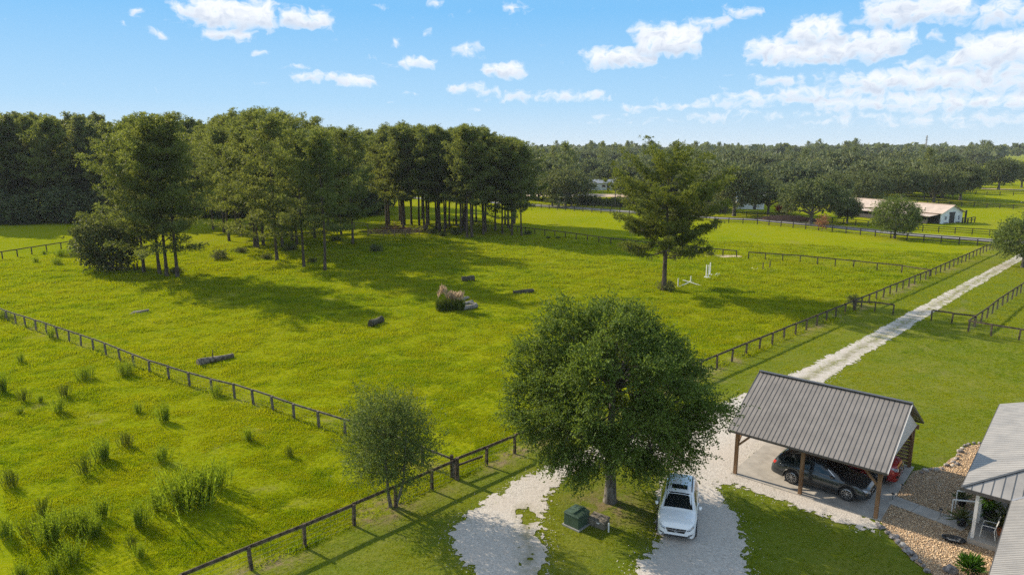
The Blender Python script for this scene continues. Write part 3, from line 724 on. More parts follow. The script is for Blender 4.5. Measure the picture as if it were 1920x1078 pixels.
RIGHT = [((876, 446), 234, 'tall pine with ivy-thick foot at the front of the right stand'), ((885, 446), 230, 'twin-trunked pine at the front of the right stand'), ((906, 440), 232, 'pine right of the twin-trunked one in the right stand'), ((942, 438), 250, 'pine with two slim stems near the right end of the stand'), ((960, 441), 258, 'bushy pine second from the right end of the stand'), ((978, 442), 262, 'last pine at the right end of the stand, foliage hanging low')]
for k, ((bx, by), top, lab) in enumerate(RIGHT):
    x, y, h = GH(bx, by, top); plant((TALL if k < 3 else PINES)[k % 3], 'pine_tree', lab, 'tree', x, y, 1, rnd.uniform(0, 6.3), 'pines of the right stand', h=h)
for k in range(46):
    t = rnd.random(); bx = 722 + t * 250; by = 440 - rnd.random() * 26 - (6 if bx < 800 else 0)
    top = np.interp(bx, [700, 740, 790, 850, 890, 930, 980], [248, 222, 230, 232, 228, 240, 262]) + rnd.uniform(-2, 16)
    x, y, h = GH(bx, by, top); plant(TALL[rnd.randrange(3)], 'pine_tree', 'slim bare-trunked pine ' + ('at the left of' if bx < 800 else 'in the middle of' if bx < 890 else 'at the back right of') + ' the right stand', 'tree', x, y, 1, rnd.uniform(0, 6.3), 'pines of the right stand', h=h)
# dense wood along the left and behind the clumps
LW = lambda bx: 'dark tall pine in the dense wood ' + ('at the left edge' if bx < 90 else 'just left of the front clump' if bx < 190 else 'behind the front clump' if bx < 400 else 'behind the middle clump' if bx < 640 else 'between the middle clump and right stand')
for k in range(110):
    t = rnd.random() ** 1.35; bx = -90 + 830 * t
    row = rnd.random() ** 1.3
    by = np.interp(bx, [-90, 160, 420, 740], [420, 416, 408, 404]) - row * 22
    top = np.interp(bx, [-90, 60, 190, 330, 420, 600, 740], [206, 206, 210, 218, 214, 226, 246]) + rnd.uniform(-3, 14)
    x, y, h = GH(bx, by, top); plant(DARK[rnd.randrange(3)], 'pine_tree', LW(bx), 'tree', x, y, 1, rnd.uniform(0, 6.3), 'pines of the dense left wood', h=h)

OAK = [broadleaf(300 + k, 11, 2.6, rx, rz, cz, 150, 14, 6, .50, .30, 'oak_leaf', r0=.42, inner=.5, clump_r=.75, twig=1.1, droop=.12, rough=.26, limbs=9, low=lo, moss=140) for k, (rx, rz, cz, lo) in enumerate(((6.4, 4.2, 6.6, -.62), (5.6, 4.8, 7.2, -.75), (7.2, 4.0, 6.2, -.6), (4.6, 4.4, 6.2, -.85)))]
UNDER = [broadleaf(320 + k, 7, 1.0, 3.0, 2.8, 3.0, 60, 10, 5, .44, .26, 'oak_leaf', r0=.16, inner=.4, clump_r=.6, twig=.9, rough=.3, limbs=6, low=-.95) for k in range(2)]
for k in range(34):
    bx = -80 + 800 * rnd.random(); by = np.interp(bx, [-90, 160, 420, 740], [423, 419, 410, 406]) - rnd.random() * 5
    x, y = G(bx, by); plant(UNDER[k % 2], 'understory_tree', 'low dark broadleaf tree at the foot of the wood ' + ('left of the front clump' if bx < 200 else 'behind the front clump' if bx < 400 else 'behind the middle clump'), 'tree', x, y, rnd.uniform(.8, 1.7), rnd.uniform(0, 6.3), 'understory of the left wood')

# broadleaf trees that stand out singly
x, y, h = GH(1677, 447, 361)
ROADSIDE = broadleaf(331, 9, 1.9, 5.0, 4.1, 5.3, 170, 14, 7, .34, .17, 'grey_leaf', r0=.30, inner=.5, clump_r=.6, twig=1.0, rough=.22, limbs=9, low=-.8)
plant(ROADSIDE, 'roadside_tree', 'round grey-green tree between the road and the paddock, in front of the barn', 'tree', x, y, 1, 0, h=h)
x, y = G(1912, 505); plant(ROADSIDE, 'roadside_tree', 'bushy tree overhanging the drive at the right edge', 'tree', x + 1.5, y + 1.5, .80, 2.2)
NAMED = [(1376, 405, 300, 1, 'tall oak with a bare pale trunk right behind the lone pine'), (1520, 420, 322, 2, 'spreading live oak over the brown mound by the road'), (1440, 402, 330, 0, 'live oak right of the white farm building'), (1588, 418, 366, 3, 'low dark oak at the left end of the barn'),
         (1800, 376, 296, 1, 'big oak at the right end of the wood behind the barn'), (1690, 382, 306, 0, 'broad oak behind the barn roof'), (1620, 384, 312, 2, 'spreading oak left behind the barn'), (1750, 380, 300, 2, 'wide oak right behind the barn gable'), (1872, 356, 292, 3, 'oak with hanging boughs over the far right pasture'),
         (1560, 392, 318, 1, 'oak between the live oak and the barn'), (1320, 392, 302, 0, 'oak partly hidden by the lone pine'), (1060, 386, 306, 2, 'grey oak behind the palmettos'), (1180, 372, 300, 1, 'oak behind the utility pole'), (1915, 352, 300, 0, 'oak cut by the right edge beyond the far pasture')]
for bx, by, top, k, lab in NAMED:
    x, y, h = GH(bx, by, top); plant(OAK[k], 'oak_tree', lab, 'tree', x, y, 1, rnd.uniform(0, 6.3), 'oaks beyond the road', h=h)
FAROAK = [broadleaf(340 + k, 11, 2.2, 5.6, 4.6, 6.2, 80, 9, 5, .9, .55, 'far_leaf', r0=.35, inner=.55, clump_r=.8, twig=1.2, rough=.28, limbs=6, low=-.9) for k in range(3)]
FARPINE = [pine(350 + k, 20, .45, 3.4, 22, clus=4, tufts=4, nb=4, bl=.9, bw=.24, mat='dark_pine_needles', top=.35) for k in range(2)]
def FW(bx, by): return ('far back ' if by < 318 else 'midway back ' if by < 350 else '') + ('left of the lone pine' if bx < 1130 else 'behind the lone pine' if bx < 1390 else 'above the farm building' if bx < 1560 else 'behind the barn' if bx < 1800 else 'above the right pastures')
def open_field(px, py): return px > 1788 and py > 330 or px > 1870 and 296 < py < 330
def place_far(n, bx0, bx1, by0, by1, hmin, hmax, pines=.25, lab='round grey-green tree in the wood beyond the road', grp='trees of the wood beyond the road'):
    k = 0; tries = 0
    while k < n and tries < n * 6:
        tries += 1; bx = rnd.uniform(bx0, bx1); by = by0 + (by1 - by0) * rnd.random()
        if open_field(bx, by): continue
        if 1085 < bx < 1180 and by > 360: continue
        x, y = G(bx, by)
        if 84 < x < 112 and 154 < y < 186: continue
        h = rnd.uniform(hmin, hmax)
        if rnd.random() < pines: plant(FARPINE[rnd.randrange(2)], 'pine_tree', 'pine rising above the wood ' + FW(bx, by), 'tree', x, y, rnd.uniform(hmax - 2, hmax + 4) / 20, rnd.uniform(0, 6.3), 'pines of the wood beyond the road')
        else: plant(FAROAK[rnd.randrange(3)], 'oak_tree', 'round grey-green tree in the wood ' + FW(bx, by), 'tree', x, y, 1, rnd.uniform(0, 6.3), grp, h=h)
        k += 1
place_far(44, 990, 1350, 352, 384, 11, 15, .12)
place_far(10, 1090, 1190, 338, 357, 11, 14, .1)
place_far(50, 1370, 1830, 340, 374, 10, 14, .06)
place_far(75, 980, 1960, 316, 350, 13, 17, .22)
place_far(110, 900, 1990, 299, 318, 15, 20, .30)
# beyond that the wood is one mass: joined trees, lower in detail
def wood_mass():
    rg = np.random.default_rng(5); pts = []
    for d0, d1, n in ((640, 1000, 420), (1000, 1700, 620), (1700, 3000, 700)):
        y = rg.uniform(d0, d1, n); x = y * rg.uniform(-.85, .85, n); pts.append(np.stack([x, y], 1))
    pts = np.concatenate(pts); pts = pts[(pts[:, 0] > -0.05 * pts[:, 1]) | (pts[:, 1] < 1500)]
    h = rg.uniform(17, 25, len(pts)); m = 30
    tp = np.repeat(pts, m, 0); hh = np.repeat(h, m); d = unit(rg.normal(size=(len(tp), 3))); d[:, 2] = np.abs(d[:, 2]) * 1.0 - .25
    c = np.stack([tp[:, 0], tp[:, 1], hh * .55], 1) + d * np.stack([hh * .42, hh * .42, hh * .45], 1) * rg.uniform(.6, 1, (len(tp), 1))
    D = unit(rg.normal(size=c.shape)); L = hh * .28
    return leaf_mesh('distant_woods', blades(c - D * L[:, None] / 2, D, L, L * .75, rg), M['far_leaf'])
tag(put('distant_woods', wood_mass()), 'unbroken distant woods along the horizon', 'woods', kind='stuff')

# ------------------------------------------------------------------ fences
def along(line, step):
    """evenly spaced spots along a polyline"""
    L = [Vector((p[0], p[1], 0)) for p in line]; out = []; acc = 0.0
    for a, b in zip(L[:-1], L[1:]):
        d = (b - a).length; n = max(1, round(d / step))
        out += [a + (b - a) * (i / n) for i in range(n)]
    return out + [L[-1]]
_post = {}
def post_mesh(w, h, mat):
    k = (round(w, 3), round(h, 3), mat.name)
    if k not in _post:
        m = MB(); m.box((0, 0, h / 2 - .15), (w, w, h + .3)); _post[k] = m.mesh('post', mat)
    return _post[k]
def fence(label, line, step=2.42, h=1.12, mat='fence_wood', rails=((1.0, .15),), pw=.13, rw=.05, wire=True, group=None, cap=False, skip=()):
    pts = along(line, step); o = pts[0]
    f = thing('board_fence', label, 'fence', (o.x, o.y, 0), 0, group)
    rr = random.Random(int(abs(o.x * 31 + o.y * 7)) + 1); tops = []
    for i, p in enumerate(pts):
        z = gz(p.x, p.y); q = p - o; d = pts[min(i + 1, len(pts) - 1)] - pts[max(i - 1, 0)]
        pz = rr.uniform(-.06, .05)
        po = put('post', post_mesh(pw, h, M[mat]), f, (q.x, q.y, z + pz), math.atan2(d.y, d.x) + rr.uniform(-.1, .1))
        po.rotation_euler = (rr.uniform(-.045, .045), rr.uniform(-.045, .045), po.rotation_euler[2])
        tops.append(Vector((q.x, q.y, z)))
    wm = MB()
    for i in range(len(tops) - 1):
        if i in skip: continue
        a, b = tops[i], tops[i + 1]; d = (b - a).normalized(); n_ = Vector((-d.y, d.x, 0)) * (pw / 2 + rw / 2 + .003)
        for rh, rb in rails:
            j = rr.uniform(-.015, .015)
            m = MB(); m.beam((0, 0, 0), (b - a) + Vector((0, 0, rr.uniform(-.02, .02))) - d * .012, rw, rb)
            m.build('rail', M[mat], f).location = a + n_ + d * .006 + Vector((0, 0, rh * h - rb / 2 + j))
        if wire:
            for k in range(5):
                z = Vector((0, 0, .12 + k * .2 * h)); wm.beam(a - n_ * .9 + z, b - n_ * .9 + z, .006, .006)
            L = (b - a).length; nn = int(L / .32)
            for k in range(nn):
                p = a + (b - a) * ((k + .5) / nn) - n_ * .9; wm.beam(p + Vector((0, 0, .08)), p + Vector((0, 0, h * .9)), .005, .005)
    if wire: tag(wm.build('wire_mesh', M['wire'], f), kind='stuff')
    return f
fence('weathered post-and-rail fence running from the left edge to the small tree', FENCE_DIAG, 2.45, 1.12, 'grey_wood', ((1.0, .12),))
fence('dark near fence rising from the bottom edge past the small tree and gate posts', gp((345, 1124), (472, 1068), (572, 1026), (664, 985), (742, 951), (810, 919), (855, 899)), 2.6, 1.12, 'fence_wood', ((1.0, .16),))
fence('dark fence from the gate posts behind the big tree and along the drive', FENCE_LONG[3:], 2.42, 1.14, 'fence_wood', ((1.0, .16),), wire=True)
ga = G(848, 897); gb = G(905, 876)
g1 = thing('brace_rail', 'short second rail bracing the corner posts beside the small tree', 'rail', (ga[0], ga[1], 0))
m = MB(); m.beam((0, .1, .62), (gb[0] - ga[0], gb[1] - ga[1] + .1, .62), .05, .12); m.build('rail', M['fence_wood'], g1)
m = MB(); m.box((-.02, .12, .55), (.17, .17, 1.5)); m.build('corner_post', M['fence_wood'], g1)
m = MB(); m.box((.30, -.16, .55), (.17, .17, 1.5)); m.build('corner_post', M['fence_wood'], g1)
fence('short dark wing fence left of the drive by the wing gap', gp((1603, 583), (1640, 585), (1674, 590)), 2.8, 1.15, 'fence_wood', ((1.0, .16),), wire=False)
fence('short dark wing fence right of the drive, from its edge to the paddock corner', gp((1746, 601), (1784, 607), (1826, 612)), 3.0, 1.15, 'fence_wood', ((1.0, .16),), wire=False)
fence('dark corner fence of the right-hand paddock running up along the drive', gp((1815, 622), (1850, 597), (1870, 580), (1921, 545), (2000, 492)), 2.42, 1.15, 'fence_wood', ((1.0, .16),))
fence('dark corner fence of the right-hand paddock running off to the right edge', gp((1815, 622), (1858, 630), (1910, 638), (1980, 650)), 2.9, 1.15, 'fence_wood', ((1.0, .16),))
fence('long thin cross fence dividing the paddock, right of the gateway gap', gp((1403, 486), (1500, 493), (1600, 503), (1690, 513), (1742, 521)), 2.75, 1.2, 'fence_wood', ((1.0, .16),), wire=True)
fence('cross fence left of the gateway gap, passing behind the lone pine', gp((1381, 483), (1330, 478), (1240, 468), (1145, 458), (1060, 446), (985, 437), (915, 426), (850, 420)), 2.75, 1.2, 'fence_wood', ((1.0, .16),), wire=False)
fence('far fence at the left edge of the paddock, ending at the round bush', gp((-60, 494), (5, 486), (60, 477), (115, 468), (150, 463), (230, 452)), 2.9, 1.25, 'fence_wood', ((1.0, .16),), wire=False)
for dy, lab in ((8.5, 'black board fence on the near verge of the road'), (-7.5, 'black board fence on the far verge of the road')):
    pts = [G(px, py + k) for px, py, k in (((1000, 385, 5), (1180, 398, 6), (1340, 409, 8), (1420, 412, 9), (1560, 425, 10), (1700, 439.5, 11), (1868, 452, 12)) if dy > 0 else ((1040, 388, -4), (1180, 398, -4), (1340, 409, -5), (1420, 412, -5), (1560, 425, -6), (1700, 439.5, -7), (1888, 453, -8), (2000, 462, -8)))]
    fence(lab, pts, 2.9, 1.35, 'black_wood', ((1.0, .15), (.66, .13), (.33, .13)), pw=.15, wire=False)
fence('far black fence crossing the right pasture beyond the barn', gp((1700, 381), (1780, 386), (1850, 390), (1925, 394), (2000, 398)), 3.4, 1.4, 'black_wood', ((1.0, .16), (.66, .14), (.33, .14)), pw=.18, wire=False)
fence('farthest black fence under the oaks at the right', gp((1770, 362), (1850, 366), (1925, 368), (2000, 371)), 4.0, 1.5, 'black_wood', ((1.0, .2), (.6, .18)), pw=.2, wire=False)
fence('low plank fence of the small pen around the brown brush heap', gp((690, 443), (720, 443.5), (760, 443), (786, 440), (800, 432)), 2.4, 1.35, 'slat_wood', ((1.0, .14), (.72, .14), (.44, .14)), wire=False)
fence('dark yard fence right of the white barn gable', gp((1804, 419), (1814, 420), (1827, 417)), 2.4, 1.35, 'black_wood', ((1.0, .18), (.6, .16)), pw=.2, wire=False)
fence('thin grey fence glimpsed between the trunks behind the middle clump', gp((400, 432), (470, 431), (560, 429), (640, 427), (690, 430)), 3.2, 1.3, 'grey_wood', ((1.0, .14), (.6, .12)), wire=False)
x, y = G(1604, 572)
VINE = broadleaf(399, 1.8, .5, .8, .75, .85, 26, 10, 8, .14, .08, 'bush_leaf', r0=.03, inner=.3, clump_r=.22, twig=.3, limbs=4, low=-.95)
plant(VINE, 'vine_clump', 'dark vine smothering the fence post at the left wing', 'bush', x - .25, y + .1, .72)

# ------------------------------------------------------------------ carport
def strips(fr, poly, width, name, parent, mat, seam_mat, seam_h=.035, seam_w=.04, t=.012, phase=0.0):
    """cover a flat roof face with sheets: fr = (origin, along eave, up slope, normal); each sheet is an object with its raised seam"""
    o, e, s, n = [Vector(v) for v in fr]
    P2 = [((Vector(p) - o).dot(e), (Vector(p) - o).dot(s)) for p in poly]
    lo = min(p[0] for p in P2); hi = max(p[0] for p in P2)
    def clip(P_, a, sign):
        out = []
        for i in range(len(P_)):
            p, q = P_[i], P_[(i + 1) % len(P_)]; fp = sign * (p[0] - a); fq = sign * (q[0] - a)
            if fp >= 0: out.append(p)
            if (fp >= 0) != (fq >= 0): k = fp / (fp - fq); out.append((a, p[1] + (q[1] - p[1]) * k))
        return out
    def at(p, h=0.0): return o + e * p[0] + s * p[1] + n * h
    a = lo + phase
    while a < hi - 1e-3:
        b = min(a + width, hi); c = clip(clip(P2, a + .002, 1), b - .002, -1)
        if len(c) >= 3:
            ar = sum(c[i][0] * c[(i + 1) % len(c)][1] - c[(i + 1) % len(c)][0] * c[i][1] for i in range(len(c)))
            if abs(ar) > .02:
                if ar < 0: c = c[::-1]
                m = MB(); m.plate([at(p) for p in c], n, t); pan = m.build(name, mat, parent)
                ys = [p[1] for p in c if p[0] < a + .01]
                if len(ys) >= 2 and a > lo + .01:
                    m = MB(); m.beam(at((a, min(ys)), seam_h / 2), at((a, max(ys)), seam_h / 2), seam_w, seam_h); m.build('seam', seam_mat, pan)
        a = b
CP = Vector((12.19, 34.51, 0))
cp = thing('carport', 'open timber carport with ribbed grey-brown metal gable roof over two cars', 'carport', tuple(CP), math.atan2(U.y, U.x))
# local frame: x along the eave, y to the back
CL, CD, EZ, RZ, OH, OE = 7.0, 7.1, 2.66, 4.90, .45, .37
for i, px_ in enumerate((0.0, 3.45, CL)):
    m = MB(); m.box((px_, 0, 1.18), (.17, .17, 2.36)); m.build('post', M['post_wood'], cp)
    m = MB(); m.box((px_, CD, 1.18), (.17, .17, 2.36)); m.build('post', M['post_wood'], cp)
m = MB(); m.box((0, CD / 2, 1.18), (.17, .17, 2.36))
for yy in (0, CD):
    m = MB(); m.box((CL / 2, yy, 2.47), (CL + .5, .10, .24)); m.build('beam', M['post_wood'], cp)
for xx in (-.02, CL + .02):
    m = MB(); m.box((xx, CD / 2, 2.44), (.08, CD - .12, .2)); m.build('tie_beam', M['post_wood'], cp)
for xx, dirs in ((0, (1,)), (CL, (-1,))):
    for yy in (0, CD):
        for dx in dirs:
            m = MB(); m.beam((xx + dx * .06, yy, 1.72), (xx + dx * .66, yy, 2.36), .09, .11); m.build('brace', M['post_wood'], cp)
        sy = 1 if yy == 0 else -1
        m = MB(); m.beam((xx, yy + sy * .06, 1.72), (xx, yy + sy * .66, 2.36), .09, .11); m.build('brace', M['post_wood'], cp)
for k in range(11):
    m = MB(); m.box((CL / 2 + 1.75, CD + .105, .22 + k * .205), (3.5, .03, .175)); m.build('slat', M['slat_wood'], cp)
    m = MB(); m.box((1.72, CD + .105, .22 + k * .205), (3.4, .03, .175)); m.build('slat', M['slat_wood'], cp)
roof = put('roof', None, cp)
mid = CD / 2; run = mid + OH; slope = math.atan2(RZ - EZ, run); sl_len = math.hypot(RZ - EZ, run)
cs, sn_ = math.cos(slope), math.sin(slope)
strips(((-OE, -OH, EZ), (1, 0, 0), (0, cs, sn_), (0, -sn_, cs)), [(-OE, -OH, EZ), (CL + OE, -OH, EZ), (CL + OE, mid, RZ), (-OE, mid, RZ)], .232, 'roof_panel', roof, M['roof_metal'], M['roof_seam'], .014, .026)
strips(((CL + OE, CD + OH, EZ), (-1, 0, 0), (0, -cs, sn_), (0, sn_, cs)), [(-OE, CD + OH, EZ), (CL + OE, CD + OH, EZ), (CL + OE, mid + .01, RZ), (-OE, mid + .01, RZ)], .232, 'roof_panel', roof, M['roof_metal'], M['roof_seam'], .014, .026)
m = MB(); m.beam((-OE - .02, mid, RZ + .045), (CL + OE + .02, mid, RZ + .045), .24, .035); m.build('ridge_cap', M['roof_trim'], roof)
for yy in (-OH - .02, CD + OH + .02):
    m = MB(); m.beam((-OE, yy, EZ - .07), (CL + OE, yy, EZ - .05), .03, .10); m.build('fascia', M['roof_trim'], roof)
for xx in (-OE - .015, CL + OE + .015):
    for a, b in (((xx, -OH, EZ - .05), (xx, mid - .01, RZ - .03)), ((xx, mid + .01, RZ - .03), (xx, CD + OH, EZ - .05))):
        m = MB(); m.beam(a, b, .028, .10); m.build('rake_trim', M['roof_trim'] if b[1] > mid + 1 or xx < 0 else M['siding'], roof)
for xx in (-.13, CL + .13):     # clad gables
    zt = RZ - .10; hb = mid - .02; m = MB()
    m.add([(xx - .02, mid - hb, 2.58), (xx - .02, mid + hb, 2.58), (xx - .02, mid, 2.58 + hb * math.tan(slope)), (xx + .02, mid - hb, 2.58), (xx + .02, mid + hb, 2.58), (xx + .02, mid, 2.58 + hb * math.tan(slope))],
          [(2, 1, 0), (3, 4, 5), (0, 1, 4, 3), (1, 2, 5, 4), (2, 0, 3, 5)])
    m.build('gable', M['siding'], cp)
slab = thing('concrete_slab', 'pale concrete floor under the carport', 'slab', tuple(CP), math.atan2(U.y, U.x)); slab['kind'] = 'structure'; del slab['category']
for i in range(2):
    for j in range(2):
        m = MB(); m.box((-.2 + 3.72 * i + 1.855, -.12 + 3.7 * j + 1.845, .0), (3.71, 3.69, .12)); m.build('slab_panel', M['concrete'], slab)
# front walk of square slabs
w0 = Vector((*G(1672, 938), 0)); w1 = Vector((*G(1812, 990), 0)); wd = (w1 - w0).normalized()
wk = thing('walkway', 'concrete slab walk from the carport to the porch', 'walk', (w0.x, w0.y, 0), math.atan2(wd.y, wd.x)); wk['kind'] = 'structure'; del wk['category']
n_ = 3; L = (w1 - w0).length / n_
for k in range(n_):
    m = MB(); m.box((L * (k + .5), 0, .035), (L - .025, 1.02, .07)); m.build('slab_panel', M['concrete'], wk)

# ------------------------------------------------------------------ house
HE = Vector((20.13, 28.14, 0)); HZ = 2.6                 # the eave corner over the porch
hs = thing('house', 'house with light grey ribbed metal roof and porch at the right edge', 'house', tuple(HE), math.atan2(U.y, U.x))
hl = lambda a, b, z: (a, b, z)                            # a along U, b along V
PT = .36; Wd_ = 6.2                                       # rise per run, half width of the main roof
hroof = put('roof', None, hs)
def face(poly, e, up, mat=M['house_roof'], seam=M['house_roof_seam'], w=.30, sh=.008, sw=.02):
    e = Vector(e); h = Vector(up); s = Vector((h.x, h.y, PT)).normalized(); n = e.cross(s)
    if n.z < 0: n = -n
    strips((poly[0], e, s, n), poly, w, 'roof_panel', hroof, mat, seam, sh, sw)
VL = 13.4
face([hl(0, 0, HZ), hl(0, VL, HZ), hl(Wd_, VL, HZ + PT * Wd_), hl(Wd_, Wd_, HZ + PT * Wd_)], (0, 1, 0), (1, 0, 0))
face([hl(0, 0, HZ), hl(1.83, 0, HZ), hl(Wd_, 1.83 - 1.83 + (Wd_ - 1.83), HZ + PT * (Wd_ - 1.83)), hl(Wd_, Wd_, HZ + PT * Wd_)], (1, 0, 0), (0, 1, 0), seam=M['hip_seam'], w=.36, sh=.014, sw=.03)
face([hl(1.83, 0, HZ), hl(1.83, -11, HZ), hl(1.83 + 4.37, -11, HZ + PT * 4.37), hl(1.83 + 4.37, 4.37, HZ + PT * 4.37)], (0, -1, 0), (1, 0, 0), w=.15, sh=.010, sw=.03)
# far slope of both wings, so that the roof is whole
face([hl(Wd_ * 2, VL, HZ), hl(Wd_ * 2, -3, HZ), hl(Wd_, -3, HZ + PT * Wd_), hl(Wd_, VL, HZ + PT * Wd_)], (0, 1, 0), (-1, 0, 0), w=.6)
face([hl(1.83 + 8.74, -11, HZ), hl(1.83 + 8.74, -3, HZ), hl(6.2, -3, HZ + PT * 4.37), hl(6.2, -11, HZ + PT * 4.37)], (0, 1, 0), (-1, 0, 0), w=.6)
m = MB(); m.beam(hl(0, 0, HZ + .03), hl(Wd_, Wd_, HZ + PT * Wd_ + .03), .12, .03); m.build('hip_cap', M['hip_seam'], hroof)
m = MB(); m.beam(hl(1.83, 0, HZ + .015), hl(1.83 + 4.37, 4.37, HZ + PT * 4.37 + .015), .10, .02); m.build('valley', M['steel'], hroof)
m = MB(); m.beam(hl(Wd_, Wd_, HZ + PT * Wd_ + .04), hl(Wd_, VL, HZ + PT * Wd_ + .04), .2, .04); m.build('ridge_cap', M['house_roof'], hroof)
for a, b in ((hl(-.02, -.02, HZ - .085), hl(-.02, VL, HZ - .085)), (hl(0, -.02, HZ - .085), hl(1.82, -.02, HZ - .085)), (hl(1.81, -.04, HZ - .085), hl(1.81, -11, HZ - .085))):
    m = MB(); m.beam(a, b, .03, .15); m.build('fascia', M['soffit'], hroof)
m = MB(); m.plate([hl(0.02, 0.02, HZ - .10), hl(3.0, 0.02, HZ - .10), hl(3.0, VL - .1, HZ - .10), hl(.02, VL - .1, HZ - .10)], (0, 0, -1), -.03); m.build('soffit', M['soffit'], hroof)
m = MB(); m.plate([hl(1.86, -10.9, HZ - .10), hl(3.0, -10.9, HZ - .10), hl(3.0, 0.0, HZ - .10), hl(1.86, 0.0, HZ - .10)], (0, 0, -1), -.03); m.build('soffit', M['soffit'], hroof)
m = MB(); m.box(hl(2.95, VL / 2, 1.22), (.16, VL - .6, 2.44)); m.build('wall', M['house_wall'], hs)
m = MB(); m.box(hl(2.33, -5.5, 1.22), (.16, 10.4, 2.44)); m.build('wall', M['house_wall'], hs)
m = MB(); m.box(hl(2.62, -.26, 1.22), (.42, .14, 2.44)); m.build('wall', M['house_wall'], hs)
m = MB(); m.box(hl(7.5, VL - .35, 1.22), (9.0, .16, 2.44)); m.build('wall', M['house_wall'], hs)
d_ = MB(); d_.box(hl(2.85, 3.3, 1.3), (.05, .95, 2.1)); dr = d_.build('door', M['white_paint'], hs)
m = MB(); m.tube([hl(2.79, 3.02, 1.25), hl(2.79, 3.02, 1.36)], .025, 6); m.build('handle', M['steel'], dr)
for yy in (1.3, 6.0, 9.0):
    m = MB(); m.box(hl(2.86, yy, 1.6), (.06, 1.2, 1.2)); wdw = m.build('window', M['white_paint'], hs)
    m = MB(); m.box(hl(2.82, yy, 1.6), (.03, 1.06, 1.06)); m.build('pane', M['glass'], wdw)
porch = MB(); porch.box(hl(1.66, 4.2, .13), (2.4, 8.3, .26)); porch.build('porch_floor', M['concrete'], hs)
for yy in (.28, 1.95, 4.4, 6.9):
    m = MB(); m.box(hl(.62, yy, 1.37), (.13, .13, 2.22)); m.build('porch_post', M['white_paint'], hs)
m = MB(); m.box(hl(.62, 4.2, 2.46), (.12, 8.2, .16)); m.build('porch_beam', M['white_paint'], hs)
for yy in (2.05, 3.2):
    rl = put('handrail', None, hs)
    m = MB(); m.beam(hl(.56, yy, 1.22), hl(-.45, yy, .98), .05, .05); m.beam(hl(-.45, yy, .0), hl(-.45, yy, .98), .05, .05); m.build('rail', M['white_paint'], rl)
for k in range(2):
    m = MB(); m.box(hl(.28 - .3 * k, 2.62, .09 - .035 * k - .0), (.32, 1.1, .18 - .07 * k)); m.build('step', M['concrete_dark'], hs)
def house_at(a, b, z=0.0): p = HE + U * a + V * b; return (p.x, p.y, z)
HR = math.atan2(U.y, U.x)

